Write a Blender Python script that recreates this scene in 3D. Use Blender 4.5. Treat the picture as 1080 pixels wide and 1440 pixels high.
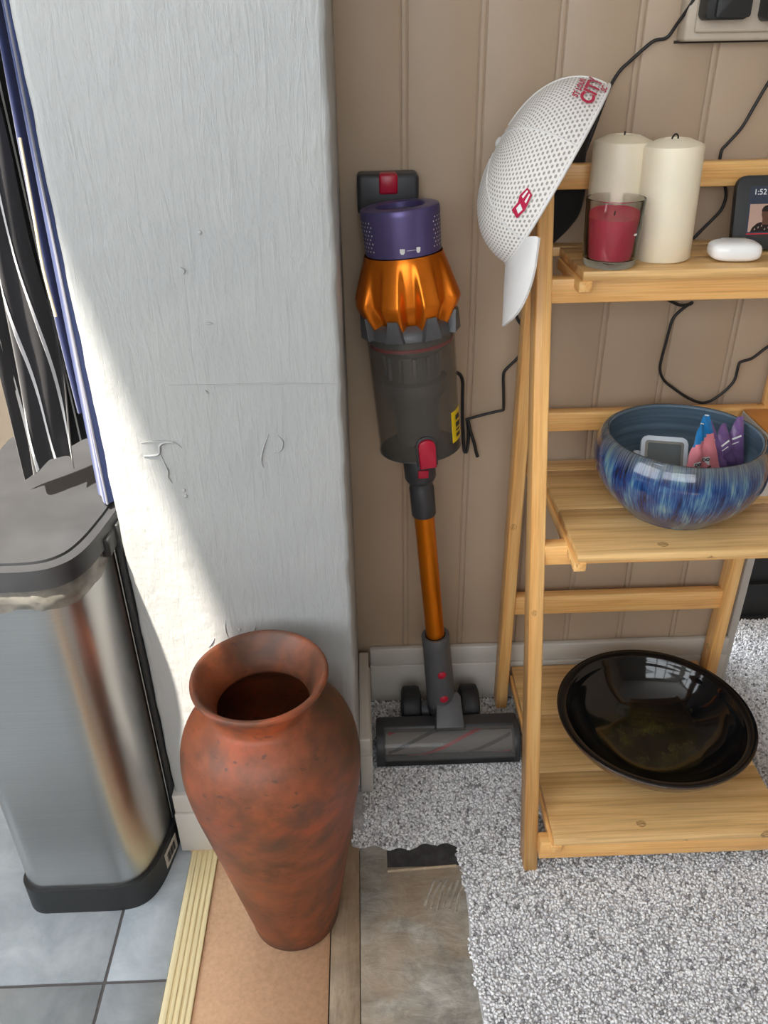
import bpy, bmesh, math, random
import numpy as np
from mathutils import Vector, Matrix
random.seed(7); rng = np.random.default_rng(7)
S = bpy.context.scene
COL = S.collection
for o in list(bpy.data.objects): bpy.data.objects.remove(o)

# ------------------------------------------------------------------ camera
cam_d = bpy.data.cameras.new('camera'); cam = bpy.data.objects.new('camera', cam_d); COL.objects.link(cam)
R_ = Vector((0.9994, -0.0325, -0.0154)).normalized()
F_ = Vector((0.0203, 0.8627, -0.5053)).normalized()
U_ = R_.cross(F_).normalized(); R_ = F_.cross(U_).normalized()
cam.matrix_world = Matrix(((R_.x, U_.x, -F_.x, -0.06085), (R_.y, U_.y, -F_.y, -1.14253), (R_.z, U_.z, -F_.z, 1.06755), (0, 0, 0, 1)))
cam_d.sensor_fit = 'VERTICAL'; cam_d.sensor_height = 36.0; cam_d.sensor_width = 27.0
cam_d.lens = 36.0 * 1143.2 / 1440.0
cam_d.clip_start = 0.02
S.camera = cam
# ------------------------------------------------------------------ light
W = bpy.data.worlds.new('world'); S.world = W; W.use_nodes = True
wb = W.node_tree.nodes['Background']; wb.inputs[0].default_value = (0.90, 0.95, 1.0, 1); wb.inputs[1].default_value = 7.6
sun_d = bpy.data.lights.new('sun', 'SUN'); sun_d.energy = 31.0; sun_d.color = (1.0, 0.92, 0.80); sun_d.angle = math.radians(1.1)
sun = bpy.data.objects.new('sun', sun_d); COL.objects.link(sun)
sun.rotation_euler = Vector((0.217, 0.30, -1.0)).to_track_quat('-Z', 'Y').to_euler()
sun.location = (-1, -1.5, 3)
def portal(name, loc, rot, sx, sy):
    d = bpy.data.lights.new(name, 'AREA'); d.shape = 'RECTANGLE'; d.size = sx; d.size_y = sy
    d.cycles.is_portal = True
    o = bpy.data.objects.new(name, d); COL.objects.link(o); o.location = loc; o.rotation_euler = rot
WX0, WX1, WZ0, WZ1, WY = -2.1, 0.35, 0.95, 2.10, -2.6          # window behind the camera
SKX0, SKX1, SKY0, SKY1, CZ = -1.03, -0.684, -1.012, -0.60, 2.4  # roof window over the kitchen side
portal('patio_portal', ((WX0+WX1)/2, WY-0.06, (WZ0+WZ1)/2), (math.radians(90), 0, 0), WX1-WX0, WZ1-WZ0)
LY0, LY1, LZ0, LZ1 = -2.5, -0.80, 0.55, 2.30                    # unseen side window, added to bring daylight in from the left
portal('side_portal', (-2.46, (LY0+LY1)/2, (LZ0+LZ1)/2), (0, math.radians(-90), 0), LZ1-LZ0, LY1-LY0)
portal('roof_portal', ((SKX0+SKX1)/2, (SKY0+SKY1)/2, CZ+0.12), (0, 0, 0), SKX1-SKX0, SKY1-SKY0)
vs = S.view_settings
vs.view_transform = 'Standard'; vs.look = 'None'; vs.gamma = 1.0; vs.use_curve_mapping = False
vs.exposure = -0.28

# ------------------------------------------------------------------ node helpers
class N:
    def __init__(s, name):
        s.m = bpy.data.materials.new(name); s.m.use_nodes = True
        s.t = s.m.node_tree; s.b = s.t.nodes['Principled BSDF']
    def n(s, typ, **k):
        x = s.t.nodes.new(typ)
        for a, v in k.items(): setattr(x, a, v)
        return x
    def l(s, a, b): s.t.links.new(a, b)
    def coord(s, kind='Object', scale=(1, 1, 1), rot=(0, 0, 0)):
        tc = s.n('ShaderNodeTexCoord'); mp = s.n('ShaderNodeMapping')
        mp.inputs['Scale'].default_value = scale; mp.inputs['Rotation'].default_value = rot
        s.l(tc.outputs[kind], mp.inputs[0]); return mp.outputs[0]
    def noise(s, vec, scale, detail=4, rough=0.55, dist=0.0):
        x = s.n('ShaderNodeTexNoise'); x.inputs['Scale'].default_value = scale; x.inputs['Detail'].default_value = detail
        x.inputs['Roughness'].default_value = rough; x.inputs['Distortion'].default_value = dist
        s.l(vec, x.inputs['Vector']); return x.outputs['Fac']
    def ramp(s, fac, stops):
        x = s.n('ShaderNodeValToRGB'); cr = x.color_ramp
        while len(cr.elements) < len(stops): cr.elements.new(0.5)
        for e, (p, c) in zip(cr.elements, stops):
            e.position = p; e.color = (*c, 1) if len(c) == 3 else c
        s.l(fac, x.inputs[0]); return x.outputs[0]
    def mix(s, fac, a, b, mode='MIX'):
        x = s.n('ShaderNodeMix', data_type='RGBA', blend_type=mode)
        for i, v in ((0, fac), (6, a), (7, b)):
            if isinstance(v, (int, float)): x.inputs[i].default_value = v
            elif isinstance(v, tuple): x.inputs[i].default_value = (*v, 1) if len(v) == 3 else v
            else: s.l(v, x.inputs[i])
        return x.outputs[2]
    def math(s, op, a, b=0.0):
        x = s.n('ShaderNodeMath', operation=op)
        for i, v in ((0, a), (1, b)):
            if isinstance(v, (int, float)): x.inputs[i].default_value = v
            else: s.l(v, x.inputs[i])
        return x.outputs[0]
    def col(s, c):
        if isinstance(c, tuple): s.b.inputs['Base Color'].default_value = (*c, 1)
        else: s.l(c, s.b.inputs['Base Color'])
        return s
    def set(s, **k):
        for a, v in k.items():
            i = s.b.inputs[a.replace('_', ' ')]
            if isinstance(v, (int, float, tuple)): i.default_value = v
            else: s.l(v, i)
        return s
    def bump(s, h, strength=0.3, dist=0.002):
        x = s.n('ShaderNodeBump'); x.inputs['Strength'].default_value = strength; x.inputs['Distance'].default_value = dist
        s.l(h, x.inputs['Height']); s.l(x.outputs[0], s.b.inputs['Normal']); return s
def srgb(r, g, b):
    f = lambda c: (c/255/12.92) if c/255 <= 0.04045 else ((c/255+0.055)/1.055)**2.4
    return (f(r), f(g), f(b))
def plain(name, c, rough=0.5, var=0.06, scale=40, **k):
    """plain colour with a faint procedural unevenness"""
    m = N(name); v = m.coord()
    n = m.noise(v, scale, 3)
    a = tuple(max(0, x*(1-var)) for x in c); b = tuple(min(1, x*(1+var)) for x in c)
    m.col(m.ramp(n, [(0.3, a), (0.7, b)])); m.set(Roughness=rough, **k); return m.m

# ------------------------------------------------------------------ materials
def M_pillar():
    m = N('pillar_paint'); v = m.coord(scale=(34, 34, 5)); w = m.coord()
    st = m.noise(v, 3.0, 5, 0.62, 0.9); bl = m.noise(w, 28, 5, 0.6); big = m.noise(w, 5, 2)
    h = m.math('ADD', m.math('MULTIPLY', st, 0.55), m.math('MULTIPLY', bl, 0.8))
    m.col(m.ramp(big, [(0.3, srgb(158, 160, 160)), (0.7, srgb(167, 168, 166))])); m.set(Roughness=0.42)
    return m.bump(h, 0.55, 0.004).m
def M_beige():
    m = N('beige_panel_paint'); w = m.coord()
    m.col(m.ramp(m.noise(w, 6, 4), [(0.3, srgb(180, 159, 136)), (0.7, srgb(186, 165, 142))])); m.set(Roughness=0.45)
    return m.bump(m.noise(w, 60, 3), 0.08, 0.001).m
def M_white(name='white_gloss_paint', c=(222, 218, 211)):
    m = N(name); w = m.coord()
    m.col(m.ramp(m.noise(w, 9, 4), [(0.3, srgb(*[x-6 for x in c])), (0.7, srgb(*c))])); m.set(Roughness=0.35)
    return m.bump(m.noise(w, 30, 3), 0.1, 0.001).m
def M_bamboo(name, base, dark, light, k=0.42):
    m = N(name)
    g = m.coord(scale=(2.2, 60, 60)); fine = m.coord(scale=(5, 260, 260)); strip = m.coord(scale=(0.6, 55, 55))
    a = m.noise(g, 3, 4, 0.6, 0.3); f = m.noise(fine, 2, 3); s = m.noise(strip, 1.0, 1, 0.4)
    c1 = m.ramp(a, [(0.28, dark), (0.5, base), (0.75, light)])
    c2 = m.ramp(s, [(0.35, tuple(x*0.80 for x in base)), (0.65, light)])
    c = m.mix(k, c1, c2)
    fl = m.ramp(f, [(0.3, (0.72, 0.68, 0.62)), (0.6, (1, 1, 1))])
    c = m.mix(0.6, c, fl, 'MULTIPLY')
    # growth nodes: narrow brown bands across some strips
    nv = m.coord(scale=(52, 62, 62)); vo = m.n('ShaderNodeTexVoronoi'); vo.inputs['Scale'].default_value = 1.0; m.l(nv, vo.inputs['Vector'])
    sc_ = m.n('ShaderNodeSeparateColor'); m.l(vo.outputs['Color'], sc_.inputs[0])
    nb = m.math('MULTIPLY', m.math('LESS_THAN', vo.outputs['Distance'], 0.42), m.math('GREATER_THAN', sc_.outputs[0], 0.955))
    nb = m.math('MULTIPLY', nb, m.ramp(m.noise(m.coord(scale=(90, 420, 420)), 2, 3), [(0.40, (0, 0, 0)), (0.62, (1, 1, 1))]))
    c = m.mix(m.math('MULTIPLY', nb, 0.9), c, tuple(x*0.55 for x in dark))
    m.col(c); m.set(Roughness=0.38)
    return m.bump(f, 0.06, 0.0006).m
MAT = {}
MAT['pillar'] = M_pillar(); MAT['beige'] = M_beige(); MAT['skirt'] = M_white(c=(206, 201, 193))
MAT['bamboo'] = M_bamboo('bamboo', srgb(252, 190, 114), srgb(220, 150, 80), srgb(255, 214, 146))
MAT['bamboo_plate'] = M_bamboo('bamboo_plate', srgb(226, 176, 110), srgb(168, 114, 58), srgb(248, 212, 152), 0.55)
def M_tile():
    m = N('grey_tile'); w = m.coord()
    c = m.ramp(m.noise(w, 14, 6, 0.65, 0.4), [(0.3, srgb(142, 151, 158)), (0.55, srgb(168, 176, 182)), (0.75, srgb(186, 192, 197))])
    m.col(c); m.set(Roughness=0.33); return m.bump(m.noise(w, 90, 4), 0.12, 0.001).m
MAT['tile'] = M_tile()
MAT['grout'] = plain('dark_grout', srgb(96, 92, 92), 0.9)
def M_pine():
    m = N('pale_pine'); g = m.coord(scale=(90, 1.2, 20)); f = m.coord(scale=(300, 6, 60))
    c = m.ramp(m.noise(g, 1.6, 3, 0.5, 0.2), [(0.3, srgb(196, 172, 122)), (0.46, srgb(240, 222, 172)), (0.7, srgb(250, 238, 198))])
    c = m.mix(0.35, c, m.ramp(m.noise(f, 2, 3), [(0.3, (0.6, 0.56, 0.5)), (0.6, (1, 1, 1))]), 'MULTIPLY')
    m.col(c); m.set(Roughness=0.6); return m.m
MAT['pine'] = M_pine()
def M_hardboard():
    m = N('brown_hardboard'); w = m.coord()
    a = m.noise(w, 160, 5, 0.7); b = m.noise(w, 8, 4)
    c = m.mix(0.5, m.ramp(a, [(0.3, srgb(196, 154, 120)), (0.7, srgb(238, 198, 162))]), m.ramp(b, [(0.3, srgb(206, 164, 130)), (0.7, srgb(228, 186, 150))]))
    m.col(c); m.set(Roughness=0.7); return m.bump(a, 0.1, 0.0008).m
MAT['hardboard'] = M_hardboard()
def M_oldboard(name, lo, mid, hi, sc=(30, 4, 30), warm=srgb(150, 124, 98)):
    m = N(name); g = m.coord(scale=sc); w = m.coord()
    a = m.noise(g, 3, 5, 0.65, 0.5); b = m.noise(w, 22, 6, 0.7, 0.6); d = m.noise(w, 7, 3, 0.6, 0.5)
    c = m.mix(0.5, m.ramp(a, [(0.3, lo), (0.5, mid), (0.72, hi)]), m.ramp(b, [(0.32, lo), (0.5, mid), (0.7, hi)]))
    c = m.mix(m.ramp(d, [(0.42, (0, 0, 0)), (0.62, (0.75, 0.75, 0.75))]), c, warm)
    m.col(c); m.set(Roughness=0.8); return m.bump(m.math('ADD', a, b), 0.5, 0.002).m
MAT['oldboard'] = M_oldboard('old_floorboard', srgb(122, 108, 92), srgb(172, 154, 130), srgb(206, 190, 166), warm=srgb(176, 148, 118))
MAT['screed'] = M_oldboard('smeared_screed', srgb(104, 100, 92), srgb(166, 162, 152), srgb(218, 215, 206), (9, 22, 20), srgb(176, 154, 128))
MAT['underlay'] = plain('dark_underlay', srgb(58, 56, 56), 0.95, 0.4, 60)
def M_carpet():
    m = N('carpet_pile'); a = m.n('ShaderNodeAttribute'); a.attribute_name = 'tone'
    m.col(m.ramp(a.outputs['Fac'], [(0.0, srgb(136, 135, 138)), (0.35, srgb(214, 213, 216)), (0.75, srgb(250, 250, 252)), (1.0, srgb(255, 255, 255))]))
    m.set(Roughness=0.95); return m.m
MAT['carpet'] = M_carpet()
MAT['carpet_back'] = plain('carpet_backing', srgb(190, 188, 188), 0.95, 0.2, 200)
def M_terracotta():
    m = N('terracotta'); w = m.coord(); st = m.coord(scale=(1, 1, 1.3))
    a = m.noise(st, 9, 6, 0.62, 0.3); b = m.noise(w, 34, 5, 0.7); sp = m.noise(m.coord(scale=(1, 1, 2.2)), 70, 2, 0.5)
    c = m.ramp(a, [(0.34, srgb(62, 38, 26)), (0.44, srgb(108, 60, 38)), (0.55, srgb(144, 74, 42)), (0.68, srgb(196, 86, 40))])
    c = m.mix(0.35, c, m.ramp(b, [(0.3, srgb(80, 48, 32)), (0.7, srgb(156, 90, 58))]))
    d = m.noise(w, 7.5, 4, 0.6, 0.8)
    c = m.mix(m.ramp(d, [(0.48, (0, 0, 0)), (0.64, (0.8, 0.8, 0.8))]), c, srgb(70, 56, 46))
    c = m.mix(m.ramp(sp, [(0.66, (0, 0, 0)), (0.72, (0.7, 0.7, 0.7))]), c, srgb(74, 48, 40))
    # darker brown band around the foot
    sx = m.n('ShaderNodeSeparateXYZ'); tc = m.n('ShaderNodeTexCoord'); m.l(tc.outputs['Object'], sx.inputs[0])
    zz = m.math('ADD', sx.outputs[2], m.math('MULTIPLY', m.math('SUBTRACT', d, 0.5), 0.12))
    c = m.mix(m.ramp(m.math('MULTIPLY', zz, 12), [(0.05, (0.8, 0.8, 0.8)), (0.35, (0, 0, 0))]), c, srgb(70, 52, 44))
    m.col(c); m.set(Roughness=m.ramp(b, [(0.3, (0.42,)*3), (0.7, (0.56,)*3)])); return m.bump(m.math('ADD', b, sp), 0.22, 0.0012).m
MAT['terracotta'] = M_terracotta()
def M_steel():
    m = N('brushed_steel'); g = m.coord(scale=(4, 4, 900))
    n = m.noise(g, 2, 3)
    m.col(m.ramp(n, [(0.2, (0.43, 0.435, 0.435)), (0.8, (0.53, 0.53, 0.52))])); m.set(Metallic=1.0, Roughness=0.30); return m.m
MAT['steel'] = M_steel()
MAT['black_plastic'] = plain('black_plastic', (0.018, 0.019, 0.02), 0.5)
MAT['lid_plastic'] = plain('dark_lid_plastic', (0.026, 0.027, 0.03), 0.45, 0.25, 12)
MAT['bag'] = plain('grey_bin_bag', srgb(120, 116, 108), 0.25, 0.3, 60, Alpha=0.85)
MAT['paper_label'] = plain('pale_label', srgb(196, 192, 184), 0.6)
MAT['ink'] = plain('dark_ink', (0.03, 0.03, 0.035), 0.6)
MAT['grey_plastic'] = plain('grey_plastic', srgb(84, 85, 88), 0.42)
MAT['dark_grey'] = plain('dark_grey_plastic', srgb(54, 55, 58), 0.42)
MAT['roller_grey'] = plain('roller_felt', srgb(128, 124, 120), 0.8)
MAT['rubber'] = plain('black_rubber', (0.014, 0.014, 0.016), 0.6)
MAT['red_plastic'] = plain('crimson_plastic', srgb(178, 16, 50), 0.32)
MAT['purple'] = plain('metallic_purple', srgb(96, 86, 134), 0.36, 0.05, 30, Metallic=0.45)
MAT['orange'] = plain('metallic_orange', srgb(226, 122, 26), 0.30, 0.04, 30, Metallic=0.75)
MAT['orange_tube'] = plain('anodised_orange', srgb(222, 124, 18), 0.30, 0.04, 30, Metallic=0.8)
MAT['yellow'] = plain('yellow_label', srgb(236, 206, 30), 0.5)
MAT['print_white'] = plain('white_print', srgb(226, 226, 226), 0.5)
def M_clear(name, c, alpha, rough=0.05):
    m = N(name); m.col(c); w = m.coord(); n = m.noise(w, 50, 2)
    m.set(Roughness=rough, Alpha=m.ramp(n, [(0.3, (alpha-0.02,)*3), (0.7, (alpha+0.02,)*3)]), IOR=1.45); return m.m
MAT['smoke'] = M_clear('smoked_clear_plastic', srgb(100, 95, 88), 0.33)
MAT['clear_win'] = M_clear('clear_window_plastic', srgb(150, 148, 146), 0.22)
def M_glass():
    m = N('clear_glass'); m.col((0.97, 0.98, 0.97)); w = m.coord(); n = m.noise(w, 20, 2)
    m.set(Roughness=m.ramp(n, [(0.3, (0.0,)*3), (0.7, (0.02,)*3)]), IOR=1.45, Transmission_Weight=1.0); return m.m
MAT['glass'] = M_glass()
MAT['red_wax'] = plain('red_wax', srgb(212, 62, 88), 0.45, 0.05, 20, Subsurface_Weight=0.25, Subsurface_Radius=(0.02, 0.004, 0.004), Subsurface_Scale=0.3)
MAT['cream_wax'] = plain('cream_wax', srgb(240, 230, 206), 0.42, 0.03, 14, Subsurface_Weight=0.2, Subsurface_Radius=(0.02, 0.014, 0.008), Subsurface_Scale=0.3)
MAT['wick'] = plain('burnt_wick', (0.012, 0.01, 0.01), 0.9)
MAT['white_gloss'] = plain('white_gloss_plastic', srgb(240, 240, 240), 0.16, 0.02)
MAT['steel_small'] = plain('dull_metal', srgb(120, 118, 112), 0.35, 0.05, 40, Metallic=0.8)
MAT['cable'] = plain('black_cable', (0.012, 0.012, 0.013), 0.5)
def M_cap():
    m = N('cap_mesh_fabric'); tc = m.n('ShaderNodeTexCoord'); sx = m.n('ShaderNodeSeparateXYZ'); m.l(tc.outputs['UV'], sx.inputs[0])
    u = sx.outputs[0]; v = sx.outputs[1]
    # UVs are in units of one mesh cell; rows offset by half a cell
    row = m.math('FLOOR', v); off = m.math('MULTIPLY', m.math('MODULO', row, 2.0), 0.5)
    fu = m.math('SUBTRACT', m.math('FRACT', m.math('ADD', u, off)), 0.5); fv = m.math('SUBTRACT', m.math('FRACT', v), 0.5)
    d = m.math('SQRT', m.math('ADD', m.math('MULTIPLY', fu, fu), m.math('MULTIPLY', fv, fv)))
    hole = m.ramp(d, [(0.23, (1, 1, 1)), (0.33, (0, 0, 0))])
    m.col(m.mix(hole, srgb(226, 222, 217), srgb(158, 153, 150))); m.set(Roughness=0.85, Sheen_Weight=0.2)
    inv = m.math('SUBTRACT', 1.0, hole); return m.bump(inv, 0.6, 0.0012).m
MAT['cap'] = M_cap()
def M_cloth(name, c, var=0.12, sc=900):
    m = N(name); w = m.coord(); n = m.noise(w, sc, 2); b = m.noise(w, 12, 3)
    m.col(m.mix(0.5, m.ramp(n, [(0.3, tuple(x*(1-var) for x in c)), (0.7, tuple(min(1, x*(1+var)) for x in c))]), m.ramp(b, [(0.3, tuple(x*0.85 for x in c)), (0.7, c)])))
    m.set(Roughness=0.9, Sheen_Weight=0.15); return m.bump(n, 0.15, 0.0006).m
MAT['sunlit_cloth'] = M_cloth('sunlit_hem_cotton', srgb(206, 190, 160), 0.05)  # cream of the hem strip, sunlight included in the colour
MAT['white_cloth'] = M_cloth('white_cotton', srgb(222, 220, 218), 0.04)
MAT['black_cloth'] = M_cloth('black_cotton', (0.012, 0.012, 0.013))
MAT['crimson_thread'] = M_cloth('crimson_thread', srgb(176, 18, 62))
MAT['blue_cloth'] = M_cloth('blue_cotton', srgb(50, 62, 104))
MAT['navy_cloth'] = M_cloth('navy_cotton', srgb(44, 52, 92))
MAT['grey_thread'] = M_cloth('grey_stitching', srgb(112, 112, 122))
MAT['stripe_cloth'] = M_cloth('dark_apron_cotton', srgb(44, 43, 45))
MAT['white_thread'] = M_cloth('white_woven_stripe', srgb(226, 226, 226), 0.05)
def M_blue_glaze():
    m = N('blue_drip_glaze'); tc = m.n('ShaderNodeTexCoord'); sx = m.n('ShaderNodeSeparateXYZ'); m.l(tc.outputs['Object'], sx.inputs[0])
    at = m.math('ARCTAN2', sx.outputs[1], sx.outputs[0])
    cx = m.n('ShaderNodeCombineXYZ'); m.l(at, cx.inputs[0]); m.l(sx.outputs[2], cx.inputs[1])
    mp = m.n('ShaderNodeMapping'); mp.inputs['Scale'].default_value = (44, 14, 1); m.l(cx.outputs[0], mp.inputs[0])
    mp2 = m.n('ShaderNodeMapping'); mp2.inputs['Scale'].default_value = (3.2, 10, 1); m.l(cx.outputs[0], mp2.inputs[0])
    a = m.noise(mp.outputs[0], 1.3, 5, 0.7, 0.4); b = m.noise(mp2.outputs[0], 1.6, 3, 0.55, 0.3)
    f = m.math('ADD', m.math('MULTIPLY', a, 0.5), m.math('MULTIPLY', b, 0.55))
    c = m.ramp(f, [(0.41, srgb(16, 24, 46)), (0.485, srgb(24, 50, 104)), (0.55, srgb(46, 86, 134)), (0.62, srgb(98, 136, 150)), (0.69, srgb(128, 148, 142))])
    # iron-brown speckle where the glaze runs thin at the lip and at the foot
    rim = m.math('ADD', sx.outputs[2], m.math('MULTIPLY', m.math('SUBTRACT', a, 0.5), 0.03))
    c = m.mix(m.ramp(m.math('MULTIPLY', rim, 8), [(0.70, (0, 0, 0)), (0.86, (0.8, 0.8, 0.8))]), c, m.ramp(a, [(0.35, srgb(52, 58, 72)), (0.6, srgb(108, 114, 110)), (0.7, srgb(126, 106, 78))]))
    m.col(c); m.set(Roughness=0.16, Coat_Weight=0.5, Coat_Roughness=0.08); return m.m
MAT['blue_glaze'] = M_blue_glaze()
def M_inner():
    m = N('slate_blue_inner_glaze'); g = m.coord(scale=(1, 1, 60))
    m.col(m.ramp(m.noise(g, 3, 3), [(0.3, srgb(78, 96, 112)), (0.7, srgb(104, 124, 140))])); m.set(Roughness=0.3); return m.m
MAT['inner_glaze'] = M_inner()
def M_black_glaze():
    m = N('black_speckled_glaze'); tc = m.n('ShaderNodeTexCoord'); sx = m.n('ShaderNodeSeparateXYZ'); m.l(tc.outputs['Object'], sx.inputs[0])
    r = m.math('SQRT', m.math('ADD', m.math('MULTIPLY', sx.outputs[0], sx.outputs[0]), m.math('MULTIPLY', sx.outputs[1], sx.outputs[1])))
    w = m.coord(); sp = m.noise(w, 420, 3, 0.7); cl = m.noise(w, 24, 4, 0.6, 0.6)
    ring = m.ramp(m.math('MULTIPLY', r, 10), [(0.05, (0.1, 0.1, 0.1)), (0.30, (0.9, 0.9, 0.9)), (0.62, (0.35, 0.35, 0.35)), (0.85, (0, 0, 0))])
    f = m.math('MULTIPLY', ring, m.math('MULTIPLY', m.ramp(cl, [(0.4, (0.15,)*3), (0.68, (1,)*3)]), m.ramp(sp, [(0.4, (0.4,)*3), (0.7, (1,)*3)])))
    c = m.mix(m.math('MULTIPLY', f, 0.42), (0.0045, 0.0045, 0.005), srgb(126, 120, 44))
    m.col(c); m.set(Roughness=0.07); return m.m
MAT['black_glaze'] = M_black_glaze()
def M_bowl_out():
    m = N('brown_black_outer_glaze'); g = m.coord(scale=(1, 1, 120))
    m.col(m.ramp(m.noise(g, 2, 3), [(0.35, srgb(44, 34, 30)), (0.65, srgb(92, 72, 60))])); m.set(Roughness=0.22); return m.m
MAT['bowl_out'] = M_bowl_out()
MAT['sachet_pink'] = plain('pink_foil', srgb(226, 138, 146), 0.35)
MAT['sachet_blue'] = plain('blue_foil', srgb(34, 116, 176), 0.35)
MAT['sachet_purple'] = plain('purple_foil', srgb(120, 90, 140), 0.35, 0.25, 60)
MAT['screen_grey'] = plain('grey_lcd', srgb(72, 80, 82), 0.2)
MAT['device_white'] = plain('pale_plastic', srgb(196, 206, 216), 0.4)
MAT['orange_card'] = plain('orange_card', srgb(206, 138, 66), 0.5)
MAT['white_card'] = plain('white_card', srgb(214, 212, 208), 0.55)
def M_emit(name, c, s):
    m = N(name); w = m.coord(); n = m.noise(w, 30, 2)
    cc = m.ramp(n, [(0.3, tuple(x*0.93 for x in c)), (0.7, c)])
    m.col((0.01, 0.01, 0.01)); m.l(cc, m.b.inputs['Emission Color']); m.set(Emission_Strength=s, Roughness=0.12); return m.m
MAT['lcd_slate'] = M_emit('lit_screen_slate', srgb(72, 80, 98), 0.55)
MAT['lcd_white'] = M_emit('lit_screen_white', (0.9, 0.9, 0.9), 0.9)
MAT['lcd_pink'] = M_emit('lit_screen_pink', srgb(214, 176, 158), 0.7)
MAT['lcd_dark'] = M_emit('lit_screen_dark', srgb(40, 30, 30), 0.6)
MAT['lcd_skin'] = M_emit('lit_screen_brown', srgb(120, 80, 62), 0.6)
MAT['lcd_red'] = M_emit('lit_screen_red', srgb(220, 50, 60), 0.7)
MAT['black_hearth'] = plain('black_panel_paint', (0.012, 0.012, 0.012), 0.5)
MAT['room_paint'] = plain('warm_grey_emulsion', srgb(178, 172, 162), 0.9)
MAT['ceiling'] = plain('white_emulsion', srgb(228, 226, 222), 0.9)
MAT['socket'] = plain('painted_socket', srgb(196, 184, 168), 0.4)
MAT['dark_brown'] = plain('dark_brown_matt', srgb(52, 42, 36), 0.9)  # plain dark brown, for the pillar core and the socket strip

# ------------------------------------------------------------------ object helpers
def new_obj(name, me, mat, parent=None, mw=None):
    o = bpy.data.objects.new(name, me); COL.objects.link(o)
    if mat is not None:
        for x in (mat if isinstance(mat, (list, tuple)) else [mat]): me.materials.append(MAT[x] if isinstance(x, str) else x)
    if mw is not None: o.matrix_basis = mw
    if parent is not None:
        o.parent = parent; o.matrix_parent_inverse = world_of(parent).inverted()
    return o
def world_of(o):
    # every object's matrix_basis here IS its world matrix (parent inverse cancels the parent)
    return o.matrix_basis.copy()
def from_bm(name, bm, mat, parent=None, mw=None, smooth=False):
    bmesh.ops.recalc_face_normals(bm, faces=bm.faces)
    me = bpy.data.meshes.new(name); bm.to_mesh(me); bm.free()
    if smooth: me.polygons.foreach_set('use_smooth', [True]*len(me.polygons))
    return new_obj(name, me, mat, parent, mw)
def sharp(o, ang=35):
    me = o.data; me.polygons.foreach_set('use_smooth', [True]*len(me.polygons))
    bm = bmesh.new(); bm.from_mesh(me)
    for e in bm.edges:
        if len(e.link_faces) == 2 and e.calc_face_angle(0) > math.radians(ang): e.smooth = False
    bm.to_mesh(me); bm.free(); return o
def tag(o, label, cat, group=None, kind=None):
    o['label'] = label; o['category'] = cat
    if group: o['group'] = group
    if kind: o['kind'] = kind
    return o
def struct(o, label=None):
    o['kind'] = 'structure'
    if label: o['label'] = label
    return o
def thing(name, loc, label, cat, group=None):
    o = bpy.data.objects.new(name, None); COL.objects.link(o); o.location = loc; o.empty_display_size = 0.03
    o.matrix_basis = Matrix.Translation(loc)
    return tag(o, label, cat, group)
def box(name, lo, hi, mat, parent=None, bevel=0.0, seg=2, mw=None):
    """box lo..hi; object origin at its centre"""
    c = (Vector(lo)+Vector(hi))/2; d = Vector(hi)-Vector(lo)
    bm = bmesh.new(); bmesh.ops.create_cube(bm, size=1.0)
    for v in bm.verts: v.co = Vector((v.co.x*d.x, v.co.y*d.y, v.co.z*d.z))
    if bevel > 0: bmesh.ops.bevel(bm, geom=list(bm.edges), offset=bevel, segments=seg, affect='EDGES', profile=0.5)
    M_ = Matrix.Translation(c)
    if mw is not None: M_ = mw @ M_
    o = from_bm(name, bm, mat, parent, M_)
    if bevel > 0: sharp(o, 50)
    return o
def bar(name, p0, p1, w, t, mat, parent=None, ref=(1, 0, 0), bevel=0.0015):
    """rectangular bar, local X along p0->p1, local Y along ref (width w), local Z thickness t"""
    p0 = Vector(p0); p1 = Vector(p1); X = (p1-p0).normalized(); Y = Vector(ref); Y = (Y - X*Y.dot(X)).normalized(); Z = X.cross(Y)
    mw = Matrix(((X.x, Y.x, Z.x, 0), (X.y, Y.y, Z.y, 0), (X.z, Y.z, Z.z, 0), (0, 0, 0, 1))); mw.translation = (p0+p1)/2
    L = (p1-p0).length
    bm = bmesh.new(); bmesh.ops.create_cube(bm, size=1.0)
    for v in bm.verts: v.co = Vector((v.co.x*L, v.co.y*w, v.co.z*t))
    if bevel: bmesh.ops.bevel(bm, geom=list(bm.edges), offset=bevel, segments=2, affect='EDGES', profile=0.5)
    o = from_bm(name, bm, mat, parent, mw); sharp(o, 50); return o
def axis_matrix(origin, Z, Xref=(1, 0, 0)):
    Z = Vector(Z).normalized(); X = Vector(Xref); X = (X - Z*X.dot(Z)).normalized(); Y = Z.cross(X)
    m = Matrix(((X.x, Y.x, Z.x, 0), (X.y, Y.y, Z.y, 0), (X.z, Y.z, Z.z, 0), (0, 0, 0, 1))); m.translation = Vector(origin); return m
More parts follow.
